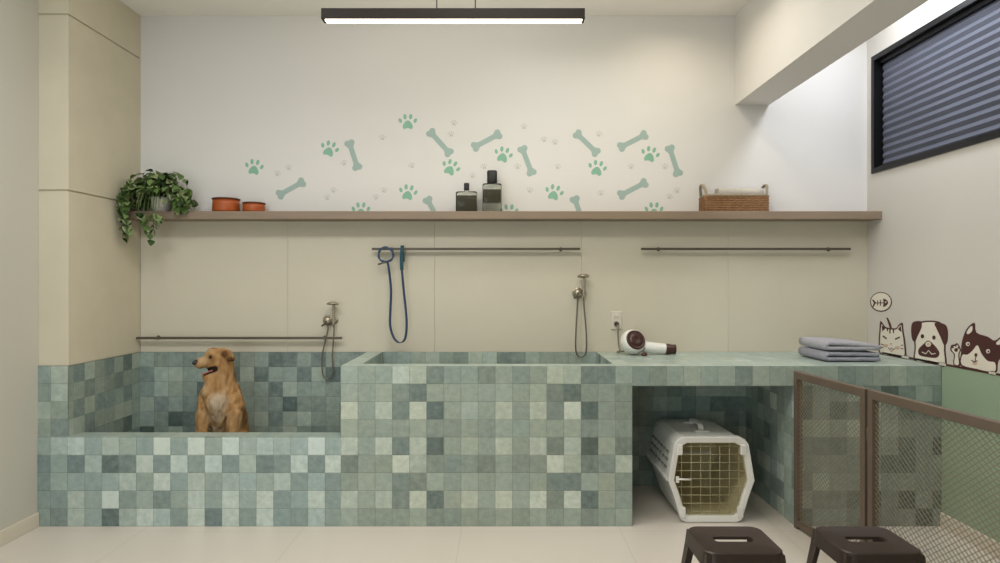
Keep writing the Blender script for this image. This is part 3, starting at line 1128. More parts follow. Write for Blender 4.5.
# ------------------------------------------------------------------ bowls
D = 4.325
for pxa, pxb, h, lab in ((212.4, 238.8, 0.094, 'taller orange terracotta bowl on the shelf, next to the plant'),
                         (242.8, 264.2, 0.066, 'shorter orange terracotta bowl on the shelf, right of the taller one')):
    r = (pxb - pxa) / 2 * D / FPX
    r = min(r, 0.088)
    x = ((pxa + pxb) / 2 - 500) * D / FPX
    t = thing('terracotta_bowl', lab, 'bowl', (x, SY + 0.088, 1.8725), 'terracotta bowls on the shelf')
    bm = nbm()
    lathe(bm, [(r * 0.90, 0), (r * 0.97, 0.004), (r, 0.014), (r * 0.99, h * 0.6), (r * 0.97, h - 0.008), (r * 0.93, h - 0.012), (r * 0.9, 0.02), (r * 0.8, 0.012), (0.001, 0.012)], 40)
    obj('body', bm, M['terracotta'], t)
    bm = nbm()
    tube(bm, [(r * 0.965 * math.cos(2 * PI * k / 40), r * 0.965 * math.sin(2 * PI * k / 40), h - 0.006) for k in range(40)], 0.006, 8, closed=True)
    obj('rim', bm, M['bowl_rim'], t)

# ------------------------------------------------------------------ bottles


def rr3(w, d, z, r, n=5):
    return [Vector((x, y, z)) for x, y in rrect(w, d, r, n)]


def bottle(pxa, pxb, hb, liq0, liq1, capw, caph, neck, d, lab):
    w = (pxb - pxa) * 4.33 / FPX
    x = ((pxa + pxb) / 2 - 500) * 4.33 / FPX
    t = thing('bottle', lab, 'bottle', (x, 4.33, 1.8725), 'square glass bottles on the shelf')
    bm = nbm()
    prof = [(w - 0.008, d - 0.008, 0.0), (w, d, 0.004), (w, d, hb - 0.008), (w - 0.010, d - 0.010, hb), (0.032, 0.032, hb + 0.002), (0.028, 0.028, hb + neck)]
    loft(bm, [rr3(a, b, z, min(a, b) * 0.22) for a, b, z in prof])
    obj('glass', bm, M['glass'], t)
    bm = nbm()
    loft(bm, [rr3(w - 0.010, d - 0.010, z, d * 0.16) for z in (liq0, liq1)], smooth=False)
    obj('liquid', bm, M['liquid'], t)
    bm = nbm()
    z = hb + neck
    loft(bm, [rr3(capw * k, capw * k * 0.8, zz_, capw * 0.24) for k, zz_ in ((0.96, z - 0.004), (1, z), (1, z + caph - 0.006), (0.86, z + caph))])
    obj('cap', bm, M['black'], t)


bottle(456, 477.2, 0.138, 0.006, 0.112, 0.036, 0.044, 0.016, 0.075, 'squat square bottle of dark liquid with small cap, on the shelf')
bottle(482.6, 501.6, 0.192, 0.064, 0.152, 0.068, 0.082, 0.008, 0.075, 'taller square bottle of dark liquid with big black cap, on the shelf')

# ------------------------------------------------------------------ wicker basket
D = 4.325
xa, xb = P(702.3, 0, D).x, P(764.3, 0, D).x
t = thing('wicker_basket', 'brown wicker basket with end handles and cloth inside, on the shelf', 'basket', ((xa + xb) / 2, D, 1.8725))
W, Dp, H = xb - xa, 0.15, 0.104
bm = nbm()
loop0 = rrect(W, Dp, 0.02, 3)
per = smooth_path([(x, y, 0) for x, y in loop0], 2, True)
# resample evenly
pts = per + [per[0]]
acc = [0.0]
for a, b in zip(pts[:-1], pts[1:]):
    acc.append(acc[-1] + (b - a).length)
NS = 120


def per_at(s):
    s = s % acc[-1]
    for i in range(len(acc) - 1):
        if acc[i + 1] >= s:
            f = (s - acc[i]) / max(1e-9, acc[i + 1] - acc[i])
            return pts[i].lerp(pts[i + 1], f)
    return pts[0]


rows = 9
for k in range(rows):
    path = []
    for i in range(NS):
        p = per_at(acc[-1] * i / NS)
        out = Vector((p.x / (W / 2), p.y / (Dp / 2), 0)).normalized()
        wv = 0.0028 * math.sin(PI * i / 2.0 + PI * k)
        path.append(p - out * (0.006 - wv) + Vector((0, 0, 0.006 + (H - 0.012) * k / (rows - 1))))
    tube(bm, path, 0.0056, 6, closed=True)
obj('woven_side', bm, M['wicker'], t)
bm = nbm()
for i in range(0, NS, 4):
    p = per_at(acc[-1] * i / NS)
    out = Vector((p.x / (W / 2), p.y / (Dp / 2), 0)).normalized()
    tube(bm, [p - out * 0.006 + Vector((0, 0, 0.002)), p - out * 0.006 + Vector((0, 0, H))], 0.0028, 6)
obj('stakes', bm, M['wicker'], t)
bm = nbm()
tube(bm, [Vector((x * 0.98, y * 0.94, H + 0.003)) for x, y in loop0], 0.008, 8, closed=True)
obj('rim', bm, M['wicker_pale'], t)
bm = nbm(); box(bm, -W / 2 + 0.008, W / 2 - 0.008, -Dp / 2 + 0.008, Dp / 2 - 0.008, 0.001, 0.008, bev=0.002); obj('base', bm, M['wicker'], t)
for s in (-1, 1):
    bm = nbm()
    pp = [(s * (W / 2 - 0.012), -0.062, H - 0.01), (s * (W / 2 - 0.003), -0.05, H + 0.04), (s * (W / 2 + 0.004), -0.03, H + 0.07), (s * (W / 2 + 0.006), 0, H + 0.078),
          (s * (W / 2 + 0.004), 0.03, H + 0.07), (s * (W / 2 - 0.003), 0.05, H + 0.04), (s * (W / 2 - 0.012), 0.062, H - 0.01)]
    tube(bm, smooth_path(pp, 5), 0.010, 8)
    obj('handle', bm, M['wicker_pale'], t)


def roll(x, y, z, L, r, lab, m, seed):
    """a rolled cloth lying along x with a spiral end"""
    bm = nbm()
    rings = []
    ns = 60
    sec = []
    for i in range(ns + 1):
        a = 2 * PI * 2.6 * i / ns
        rad = r * (0.28 + 0.72 * i / ns)
        sec.append((rad * math.cos(a), rad * math.sin(a)))
    outer = sec
    inner = [(u * (1 - 0.007 / max(0.009, math.hypot(u, v))), v * (1 - 0.007 / max(0.009, math.hypot(u, v)))) for u, v in sec[::-1]]
    for k in range(9):
        f = k / 8
        rings.append([Vector((-L / 2 + L * f + 0.003 * noise.noise(Vector((u * 40, v * 40, seed))), u, v + 0.002 * noise.noise(Vector((f * 5, u * 20, seed))))) for u, v in outer + inner])
    loft(bm, rings)
    o = obj('rolled_cloth', bm, M[m], loc=(x, y, z))
    tag(o, lab, 'cloth', 'rolled cloths in the basket')


bx_ = (xa + xb) / 2
roll(bx_ + 0.032, D - 0.035, 1.8725 + 0.128, 0.30, 0.033, 'rolled beige-grey cloth in the wicker basket, the front one', 'cloth', 1)
roll(bx_ + 0.038, D + 0.035, 1.8725 + 0.134, 0.29, 0.033, 'rolled grey cloth in the wicker basket, the back one by the wall', 'towel2', 2)

# ------------------------------------------------------------------ hanging plant
D = 4.32
pc = P(161, 210, D)
t = thing('potted_plant', 'trailing green plant in a white pot at the left end of the shelf', 'plant', (pc.x, SY + 0.075, 1.8725))
bm = nbm()
lathe(bm, [(0.048, 0), (0.053, 0.004), (0.063, 0.09), (0.065, 0.098), (0.059, 0.099), (0.055, 0.085), (0.001, 0.084)], 36)
obj('pot', bm, M['pot'], t)
bm = nbm(); lathe(bm, [(0.001, 0.080), (0.054, 0.083), (0.03, 0.092), (0.001, 0.094)], 24); obj('soil', bm, M['soil'], t)
rg = random.Random(5)
bml, bms = nbm(), nbm()
ccol = bml.loops.layers.float_color.new('tone_rgb')
GREENS = [(62, 88, 42), (80, 108, 54), (98, 126, 66), (120, 146, 84), (50, 72, 38), (140, 160, 104)]


def leaf(p, direction, size, roll_, rg):
    d = Vector(direction).normalized()
    side = d.cross(Vector((0, 0, 1)))
    side = side.normalized() if side.length > 1e-3 else Vector((1, 0, 0))
    side = Matrix.Rotation(roll_, 3, d) @ side
    n = side.cross(d).normalized()
    outl = [(0.0, 0.0), (-0.06, 0.20), (0.06, 0.40), (0.28, 0.50), (0.52, 0.42), (0.78, 0.22), (1.0, 0.0)]
    c = lin(rg.choice(GREENS))
    edge = lin((168, 178, 130)) if rg.random() < 0.35 else c

    def pt(f, w):
        return p + d * (f * size) + side * (w * size) + n * (abs(w) * 0.28 * size - 0.25 * size * f * f)
    spine = [bml.verts.new(pt(f, 0)) for f in (0.0, 0.15, 0.35, 0.55, 0.8, 1.0)]
    fs = (0.0, 0.15, 0.35, 0.55, 0.8, 1.0)
    ws = (0.12, 0.45, 0.50, 0.42, 0.22, 0.0)
    for s in (1, -1):
        rim = [bml.verts.new(pt(f - (0.08 if i == 0 else 0), s * w)) for i, (f, w) in enumerate(zip(fs[:-1], ws[:-1]))] + [spine[-1]]
        for i in range(5):
            q = [spine[i], spine[i + 1], rim[i + 1], rim[i]]
            if len(set(q)) < 4:
                q = [spine[i], spine[i + 1], rim[i]]
            f = bml.faces.new(q if s > 0 else q[::-1])
            f.smooth = True
            for lp in f.loops:
                lp[ccol] = edge if lp.vert in rim[:-1] else c


def clampx(v):
    w = v + t.location
    if w.x < XP + 0.03:
        v.x = XP + 0.03 - t.location.x
    if w.y > YB - 0.025:
        v.y = YB - 0.025 - t.location.y
    # shelf board is solid
    if w.y > SY - 0.02 and 1.80 < w.z < 1.89 and abs(v.x) < 2:
        v.z = 1.89 - t.location.z
    return v


vines = []
for k in range(42):                      # bushy crown: short arching stems
    a = rg.uniform(0, 2 * PI)
    L = rg.uniform(0.11, 0.25)
    h = rg.uniform(0.01, 0.13)
    dx, dy = math.cos(a) * L, math.sin(a) * L * 0.85 - 0.06
    if dy > 0.05:
        dy *= 0.3
    vines.append([(0, 0, 0.09), (dx * 0.4, dy * 0.4, 0.13 + h), (dx * 0.8, dy * 0.8, 0.11 + h * 0.8), (dx, dy, 0.05 + h * 0.2 - rg.uniform(0, 0.06))])
TR = [(-0.15, -0.17, -0.19), (-0.17, -0.15, -0.15), (-0.12, -0.19, -0.13), (0.0, -0.15, -0.20), (0.03, -0.14, -0.13), (-0.02, -0.16, -0.13), (0.05, -0.15, -0.06),
      (-0.2, -0.12, -0.10), (-0.19, -0.2, -0.04), (-0.05, -0.17, -0.05), (0.17, -0.12, 0.0), (0.2, -0.09, 0.02)]
for x, y, z in TR:                       # trailing stems
    vines.append([(0, 0, 0.09), (x * 0.5, y * 0.6, 0.15), (x * 0.95, y, 0.06), (x, y - 0.01, (z + 0.02) * 0.5), (x + rg.uniform(-0.02, 0.02), y, z)])
for vn in vines:
    path = smooth_path(vn, 5)
    path = [clampx(Vector(p)) for p in path]
    tube(bms, path, 0.0022, 5)
    m_ = len(path)
    for i in range(4, m_, 2):
        tdir = (path[i] - path[i - 1])
        tdir = tdir.normalized() if tdir.length > 1e-5 else Vector((0, 0, -1))
        for s in ((1,) if rg.random() < 0.45 else (1, -1)):
            sd = tdir.cross(Vector((0, 0, 1)))
            sd = sd.normalized() if sd.length > 1e-3 else Vector((1, 0, 0))
            dd = tdir * 0.5 + sd * s * rg.uniform(0.3, 0.9) + Vector((rg.uniform(-.3, .3), rg.uniform(-.6, 0.05), rg.uniform(-0.7, 0.2)))
            size = rg.uniform(0.036, 0.058)
            end = path[i] + dd.normalized() * size + t.location
            if end.x < XP + 0.012 or end.y > YB - 0.02 or (end.y > SY - 0.015 and 1.80 < end.z < 1.88):
                dd.x = abs(dd.x); dd.y = -abs(dd.y); dd.z = abs(dd.z)
            # keep the front of the pot clear so that it shows
            w = path[i]
            if abs(w.x + 0.01) < 0.085 and w.y < 0.0 and -0.02 < w.z < 0.10:
                continue
            # few leaves hang before the white pot
            ok = True
            for q in (path[i], path[i] + dd.normalized() * size):
                q = q * (4.24 / (q + t.location).y)
                if -0.075 < q.x < 0.055 and q.y < 0.02 and -0.01 < q.z < 0.10:
                    ok = False
            if ok or rg.random() < 0.1:
                leaf(path[i], dd, size, rg.uniform(-0.5, 0.5), rg)
obj('stems', bms, M['stem'], t)
obj('foliage', bml, M['leaf'], t)

# ------------------------------------------------------------------ pet carrier
CX = 1.232
CY = 3.725
t = thing('pet_carrier', 'white plastic pet carrier with wire door, inside the bay under the counter', 'pet carrier', (CX, CY, 0.0))
HH, WM, WT, WB = 0.50, 0.252, 0.185, 0.150
MZ = 0.245


def octo(s, y, grow=0.0):
    """right half outline then left: closed section, clockwise from the bottom left"""
    zb_, zt_ = MZ + (0.002 - MZ) * s - grow, MZ + (HH - MZ) * s + grow
    g = grow
    half = [(WB * s, zb_), (WB * s + 0.028 * s + g, zb_ + 0.014), ((WB + 0.066) * s + g, MZ - 0.10 * s), (WM * s + g, MZ), ((WT + 0.046) * s + g, MZ + 0.13 * s),
            ((WT + 0.032) * s + g, zt_ - 0.045), (WT * s + 0.012 + g, zt_ - 0.016), (WT * s - 0.02, zt_)]
    pts = [(-x, z) for x, z in half] + [(x, z) for x, z in half[::-1]]
    return [Vector((x, y, z)) for x, z in pts]


def half_sel(pts, top):
    n = 8
    return pts[3:13] if top else pts[12:16] + pts[0:4]


YL = 0.62
ys = [0.03, 0.10, 0.30, 0.50, 0.585, YL]
ss = [0.955, 0.965, 0.965, 0.95, 0.92, 0.80]
for nm, top, mm in (('upper_shell', True, 'plastic'), ('lower_shell', False, 'plastic')):
    bm = nbm()
    rows = [[bm.verts.new(p) for p in half_sel(octo(s, y), top)] for s, y in zip(ss, ys)]
    for a, b in zip(rows[:-1], rows[1:]):
        for k in range(len(a) - 1):
            bm.faces.new((a[k], a[k + 1], b[k + 1], b[k]))
    bm.faces.new(rows[-1])
    o = obj(nm, bm, M[mm], t)
    o.data.materials.append(M['plastic_in'])
    md = o.modifiers.new('thickness', 'SOLIDIFY'); md.thickness = 0.005; md.offset = -1; md.material_offset = 1; md.material_offset_rim = 0
# seam flange between the shells
bm = nbm()
sh = []
for s, y in zip(ss, ys):
    sh.append((WM * s + 0.006, y, MZ))
path = [(-x, y, z) for x, y, z in sh] + sh[::-1]
tube(bm, path, 0, flat=(0.016, 0.020), up=(0, 0, 1))
obj('seam_flange', bm, M['plastic'], t)
# ventilation slots (darker inset boxes) on the sides and ribs below
for s in (-1, 1):
    for r_ in range(3):
        bm = nbm()
        z0 = MZ + 0.045 + r_ * 0.045
        for k in range(6):
            y = 0.10 + k * 0.072
            f = (z0 - MZ) / 0.13
            x = (WM + (WT + 0.046 - WM) * min(f, 1.0)) * 0.965 - (max(0, f - 1) * 0.01)
            box(bm, x - 0.004, x + 0.0045, y, y + 0.05, z0, z0 + 0.012, bev=0.002)
        if s < 0:
            for v in bm.verts:
                v.co.x *= -1
            bmesh.ops.reverse_faces(bm, faces=bm.faces)
        obj('vent_slots', bm, M['dark_slot'], t)
# front frame
bm = nbm()
outer, inner = octo(1.0, 0.0), octo(0.855, 0.0)
outer2, inner2 = octo(1.0, 0.045), octo(0.855, 0.045)
O1 = [bm.verts.new(p) for p in outer]; I1 = [bm.verts.new(p + Vector((0, 0.006, 0))) for p in inner]
O2 = [bm.verts.new(p) for p in outer2]; I2 = [bm.verts.new(p) for p in inner2]
n = len(O1)
for k in range(n):
    j = (k + 1) % n
    bm.faces.new((O1[k], O1[j], I1[j], I1[k])); bm.faces.new((O2[k], I2[k], I2[j], O2[j]))
    bm.faces.new((O1[k], O2[k], O2[j], O1[j])); bm.faces.new((I1[k], I1[j], I2[j], I2[k]))
bmesh.ops.recalc_face_normals(bm, faces=bm.faces)
o = obj('front_frame', bm, M['plastic'], t)
md = o.modifiers.new('round', 'BEVEL'); md.width = 0.006; md.segments = 2
# corner clips of the frame
for sx in (-1, 1):
    for z in (0.06, 0.425):
        cxx = 0.185 if z > 0.2 else 0.168
        bm = nbm(); box(bm, sx * cxx - 0.016, sx * cxx + 0.016, -0.006, 0.02, z - 0.03, z + 0.03, bev=0.004); obj('clip', bm, M['plastic'], t)
# wire door
door = nbm()


def half_w(z):
    pts = octo(0.86, 0)[8:]
    for a, b in zip(pts[:-1], pts[1:]):
        if min(a.z, b.z) <= z <= max(a.z, b.z) and abs(a.z - b.z) > 1e-6:
            return a.x + (b.x - a.x) * (z - a.z) / (b.z - a.z)
    return 0


zlo, zhi = octo(0.86, 0)[8].z, octo(0.86, 0)[0].z
zlo, zhi = min(zlo, zhi), max(zlo, zhi)
for k in range(9):
    z = zlo + (zhi - zlo) * (k + 0.5) / 9
    w_ = half_w(z)
    tube(door, [(-w_, 0.022, z), (w_, 0.022, z)], 0.0018, 6)
for k in range(-3, 4):
    x = k * 0.056
    zs = [z for z in [zlo + (zhi - zlo) * i / 60 for i in range(61)] if half_w(z) >= abs(x)]
    if zs:
        tube(door, [(x, 0.026, zs[0]), (x, 0.026, zs[-1])], 0.0018, 6)
tube(door, [p + Vector((0, 0.024, 0)) for p in octo(0.85, 0)], 0.004, 6, closed=True)
dr = obj('door', door, M['door_wire'], t)
bm = nbm()
tube(bm, [(-0.205, 0.012, MZ + 0.006), (-0.115, 0.010, MZ + 0.004)], 0.006, 8)
box(bm, -0.205, -0.185, 0.008, 0.02, MZ - 0.016, MZ + 0.022, bev=0.003)
obj('latch', bm, M['plastic'], dr)
# carrying handle on the roof
bm = nbm()
zr = MZ + (HH - MZ) * 0.965
tube(bm, smooth_path([(0, 0.20, zr), (0, 0.215, zr + 0.028), (0, 0.26, zr + 0.036), (0, 0.34, zr + 0.036), (0, 0.385, zr + 0.028), (0, 0.40, zr)], 5), 0, flat=(0.03, 0.010), up=(1, 0, 0))
box(bm, -0.045, 0.045, 0.165, 0.20, zr - 0.002, zr + 0.007, bev=0.003)
box(bm, -0.045, 0.045, 0.40, 0.435, zr - 0.002, zr + 0.007, bev=0.003)
obj('handle', bm, M['plastic'], t)

# ------------------------------------------------------------------ fence and gate
GT = 0.893


def mesh_panel(name, label, cat, A, B, hinges):
    A, B = Vector((A[0], A[1], 0)), Vector((B[0], B[1], 0))
    L = (B - A).length
    ang = math.atan2((B - A).y, (B - A).x)
    t = thing(name, label, cat, A, 'brown mesh barrier', ang)
    s = 0.034
    z0 = 0.015
    bm = nbm(); box(bm, 0, s, -s / 2, s / 2, 0.0, GT, bev=0.002); obj('post', bm, M['gate'], t)
    bm = nbm(); box(bm, L - s, L, -s / 2, s / 2, 0.0, GT, bev=0.002); obj('post', bm, M['gate'], t)
    bm = nbm(); box(bm, s, L - s, -s / 2, s / 2, GT - 0.042, GT - 0.001, bev=0.002); obj('top_rail', bm, M['gate'], t)
    bm = nbm(); box(bm, s, L - s, -s / 2, s / 2, z0, z0 + 0.034, bev=0.002); obj('bottom_rail', bm, M['gate'], t)
    # diamond mesh: zigzag strands, every wire real
    bm = nbm()
    xa_, xb_, za_, zb_ = s, L - s, z0 + 0.034, GT - 0.042
    ww, hh = xb_ - xa_, zb_ - za_
    px_, pz_ = 0.032, 0.026
    k_ = pz_ / px_
    r_ = 0.0016

    def seg(p, q, dy):
        tube(bm, [(p[0], dy, p[1]), (q[0], dy, q[1])], r_, 4, caps=False)
    for sg in (1, -1):
        c = -ww * k_
        while c < hh + ww * k_:
            # line z = c + sg*k*x (x from 0..ww)
            off_ = c if sg > 0 else c
            pts = []
            for x in (0.0, ww):
                z = off_ + k_ * x if sg > 0 else off_ + k_ * (ww - x)
                pts.append((x, z))
            (x0, zz0), (x1, zz1) = pts

            def clipz(xa1, za1, xb1, zb1):
                def at(z):
                    return xa1 + (xb1 - xa1) * (z - za1) / (zb1 - za1)
                p, q = (xa1, za1), (xb1, zb1)
                if max(za1, zb1) <= 0 or min(za1, zb1) >= hh:
                    return None
                res = []
                for (x, z) in (p, q):
                    if z < 0:
                        res.append((at(0), 0))
                    elif z > hh:
                        res.append((at(hh), hh))
                    else:
                        res.append((x, z))
                return res
            rr = clipz(x0, zz0, x1, zz1)
            if rr:
                seg((xa_ + rr[0][0], za_ + rr[0][1]), (xa_ + rr[1][0], za_ + rr[1][1]), 0.0012 * sg)
            c += pz_
    obj('wire_mesh', bm, M['wire'], t)
    if hinges:
        for z in (0.2, 0.68):
            bm = nbm(); tube(bm, [(-0.004, -0.012, z - 0.03), (-0.004, -0.012, z + 0.03)], 0.006, 10); obj('hinge', bm, M['rail'], t)
    return t


mesh_panel('mesh_fence', 'short brown framed wire mesh panel against the tiled counter', 'fence', (1.697, 3.664), (1.753, 3.050), False)
mesh_panel('mesh_gate', 'long brown framed wire mesh gate in front of the green wall', 'gate', (1.758, 3.036), (1.884, 1.72), True)


# ------------------------------------------------------------------ stools
def dup(root, loc, label):
    r = root.copy(); C.objects.link(r); r.location = loc; r['label'] = label
    for ch in list(root.children):
        c = ch.copy(); C.objects.link(c); c.parent = r
        for g in list(ch.children):
            d = g.copy(); C.objects.link(d); d.parent = c
    return r


SH = 0.45
st = thing('metal_stool', 'dark brown metal stool with slotted seat, in front of the pet carrier', 'stool', (0.866, 2.375, 0), 'dark brown metal stools')
bm = nbm()
ow, od = 0.288, 0.255
out_ = rrect(ow, od, 0.045, 8)
slot = rrect(0.146, 0.046, 0.016, 8)
nn = len(out_)


def ringv(pts, z):
    return [bm.verts.new((x, y, z)) for x, y in pts]


inn = rrect(ow - 0.022, od - 0.022, 0.036, 8)
A0 = ringv(slot, SH - 0.012); A1 = ringv(slot, SH - 0.001); A2 = ringv(rrect(0.152, 0.052, 0.018, 8), SH - 0.0005)
A3 = ringv(inn, SH - 0.002); A4 = ringv(rrect(ow - 0.012, od - 0.012, 0.041, 8), SH); A5 = ringv(rrect(ow - 0.003, od - 0.003, 0.044, 8), SH - 0.004)
A6 = ringv(rrect(ow + 0.004, od + 0.004, 0.047, 8), SH - 0.04); A7 = ringv(rrect(ow + 0.010, od + 0.010, 0.05, 8), SH - 0.055)
A8 = ringv(rrect(ow + 0.004, od + 0.004, 0.047, 8), SH - 0.055); A9 = ringv(rrect(ow - 0.010, od - 0.010, 0.042, 8), SH - 0.012)
seq = [A0, A1, A2, A3, A4, A5, A6, A7, A8, A9, A0]
for a, b in zip(seq[:-1], seq[1:]):
    for k in range(nn):
        f = bm.faces.new((a[k], b[k], b[(k + 1) % nn], a[(k + 1) % nn]))
        f.smooth = True
bmesh.ops.recalc_face_normals(bm, faces=bm.faces)
o = obj('seat', bm, M['stool'], st)
md = o.modifiers.new('edges', 'EDGE_SPLIT'); md.split_angle = R(40)
for sx in (-1, 1):
    for sy in (-1, 1):
        bm = nbm()
        rings = []
        for z, k, w_ in ((SH - 0.010, 0.0, 0.044), (SH - 0.06, 0.10, 0.044), (0.20, 0.6, 0.032), (0.004, 1.0, 0.025)):
            cx_ = sx * (ow / 2 - 0.006 + 0.05 * k)
            cy_ = sy * (od / 2 - 0.006 + 0.05 * k)
            th_ = 0.003
            rings.append([Vector((cx_, cy_, z)), Vector((cx_ - sx * w_, cy_, z)), Vector((cx_ - sx * w_, cy_ - sy * th_, z)), Vector((cx_ - sx * th_, cy_ - sy * th_, z)),
                          Vector((cx_ - sx * th_, cy_ - sy * w_, z)), Vector((cx_, cy_ - sy * w_, z))])
        loft(bm, rings, smooth=False)
        bmesh.ops.recalc_face_normals(bm, faces=bm.faces)
        lg = obj('leg', bm, M['stool'], st)
        bm = nbm()
        fx, fy = sx * (ow / 2 + 0.044 - 0.011), sy * (od / 2 + 0.044 - 0.011)
        box(bm, fx - 0.016, fx + 0.016, fy - 0.016, fy + 0.016, 0.0, 0.012, bev=0.003)
        obj('foot_cap', bm, M['rubber'], lg)
for sx, sy in ((1, 0), (0, 1)):
    bm = nbm()
    k = 0.55
    ex, ey = ow / 2 - 0.012 + 0.05 * k, od / 2 - 0.012 + 0.05 * k
    for s in (-1, 1):
        pass
    if sx:
        tube(bm, [(-ex, -ey, 0.22), (ex, ey, 0.22)], 0.006, 8)
    else:
        tube(bm, [(-ex, ey, 0.235), (ex, -ey, 0.235)], 0.006, 8)
    obj('cross_brace', bm, M['stool'], st)
dup(st, (1.358, 2.375, 0), 'dark brown metal stool with slotted seat, right one beside the mesh gate')

# ------------------------------------------------------------------ dog
DB = Vector((-1.795, 3.98, 0.2))
t = thing('dog', 'golden dog with open mouth sitting in the low tiled bath, looking left', 'dog', DB)


def dp(px, py, y):
    return P(px, py, DB.y + y) - DB


def capsule(bm, a, ra, b, rb, seg=18):
    a, b = Vector(a), Vector(b)
    d = b - a
    L = d.length
    q = d.to_track_quat('Z', 'Y').to_matrix().to_4x4() if L > 1e-6 else Matrix.Identity(4)
    prof = []
    for k in range(7):
        ang = -PI / 2 + (PI / 2) * k / 6
        prof.append((max(1e-4, ra * math.cos(ang)), ra * math.sin(ang)))
    for k in range(7):
        ang = (PI / 2) * k / 6
        prof.append((max(1e-4, rb * math.cos(ang)), L + rb * math.sin(ang)))
    lathe(bm, prof, seg, a, q)


bm = nbm()
cp = lambda *a: capsule(bm, *a)
# trunk
cp((0.03, 0.25, 0.13), 0.100, (0.052, 0.17, 0.32), 0.102)
cp((0.055, 0.16, 0.30), 0.100, (0.056, 0.08, 0.43), 0.110)
cp((0.060, 0.07, 0.42), 0.112, (0.050, 0.06, 0.50), 0.102)
cp((0.052, 0.055, 0.24), 0.060, (0.042, 0.0, 0.45), 0.080)          # breast
# neck with ruff
cp(dp(221, 396, 0.06), 0.108, dp(222, 378, 0.055), 0.084)
cp(dp(221, 382, 0.05), 0.082, dp(222, 363, 0.045), 0.072)
cp(dp(210, 392, 0.0), 0.055, dp(214, 378, 0.01), 0.046)            # throat fur
# skull, muzzle, jaw
cp(dp(220, 358.5, 0.04), 0.066, dp(214, 356.0, 0.02), 0.056)
cp(dp(214, 363, 0.02), 0.052, dp(211, 359.0, 0.005), 0.044)
cp(dp(210, 360.4, 0.0), 0.040, dp(198.8, 363.0, -0.035), 0.030)
cp(dp(206, 363.0, -0.005), 0.030, dp(199.2, 365.2, -0.03), 0.022)
cp(dp(218, 370, 0.018), 0.034, dp(205.0, 377.6, -0.02), 0.018)
# brow
cp(dp(211.0, 353.2, -0.014), 0.018, dp(215, 351.6, 0.0), 0.022)
# ears: drop ears, folded outwards
cp(dp(223.5, 351.5, 0.0), 0.026, dp(228.5, 353.0, -0.008), 0.021)
cp(dp(228.5, 353.0, -0.008), 0.021, dp(233.0, 359.5, 0.0), 0.013)
cp(dp(225.0, 353.5, -0.012), 0.018, dp(229.0, 360.5, -0.014), 0.012)
cp(dp(214, 349.8, 0.08), 0.018, dp(211.5, 354, 0.10), 0.014)
# fore legs
for px, s in ((205.2, -1), (235.6, 1)):
    cp(dp(px - s * 3.2, 396, 0.05), 0.056, dp(px - s * 0.2, 407, 0.005), 0.047)
    x = dp(px + s * 0.3, 412, 0.0).x
    cp((x, -0.012, 0.38), 0.046, (x, -0.05, 0.24), 0.036)
    cp((x, -0.05, 0.24), 0.036, (x, -0.04, 0.10), 0.031)
    cp((x, -0.04, 0.10), 0.031, (x, -0.035, 0.032), 0.034)
    for k in (-1, 0, 1):
        cp((x + k * 0.016, -0.04, 0.024), 0.021, (x + k * 0.02, -0.075, 0.018), 0.016)
# haunches and hind paws
for s in (-1, 1):
    cp((s * 0.055 + 0.02, 0.24, 0.14), 0.082, (s * 0.085 + 0.03, 0.14, 0.19), 0.062)
    cp((s * 0.11 + 0.045, 0.22, 0.05), 0.045, (s * 0.12 + 0.045, 0.07, 0.03), 0.030)
# tail
tl = smooth_path([(0.03, 0.34, 0.07), (-0.06, 0.365, 0.045), (-0.17, 0.35, 0.04), (-0.25, 0.27, 0.04)], 3)
for a, b in zip(tl[:-1], tl[1:]):
    cp(a, 0.034, b, 0.030)
me = bpy.data.meshes.new('raw')
bm.to_mesh(me); bm.free()
tmp = bpy.data.objects.new('raw', me); C.objects.link(tmp)
md = tmp.modifiers.new('r', 'REMESH'); md.mode = 'VOXEL'; md.voxel_size = 0.0065
md = tmp.modifiers.new('s', 'SMOOTH'); md.factor = 0.5; md.iterations = 5
dg = bpy.context.evaluated_depsgraph_get()
dme = bpy.data.meshes.new_from_object(tmp.evaluated_get(dg))
bpy.data.objects.remove(tmp)
bpy.data.meshes.remove(me)
dme.name = 'dog_body'
# fur: clumps displaced along the normal, longer on neck, chest and tail
nr = [v.normal.copy() for v in dme.vertices]
for v, n_ in zip(dme.vertices, nr):
    p = v.co
    zf = 1.0 if 0.2 < p.z < 0.62 else 0.35
    f = noise.noise(Vector((p.x * 30, p.y * 30, p.z * 11))) + 0.6 * noise.noise(Vector((p.x * 75, p.y * 75, p.z * 26)))
    v.co = p + n_ * (0.0095 * f * zf) + Vector((0, 0, -0.004 * zf * abs(f)))
    if v.co.z < 0.001:
        v.co.z = 0.001
ca = dme.color_attributes.new('tone_rgb', 'FLOAT_COLOR', 'POINT')
GOLD, PALE, CREAM, RUST, DARK = [Vector(lin(c)[:3]) for c in ((210, 160, 102), (226, 192, 146), (232, 216, 190), (106, 60, 30), (40, 25, 18))]


def ss_(e0, e1, x):
    k = max(0.0, min(1.0, (x - e0) / (e1 - e0)))
    return k * k * (3 - 2 * k)


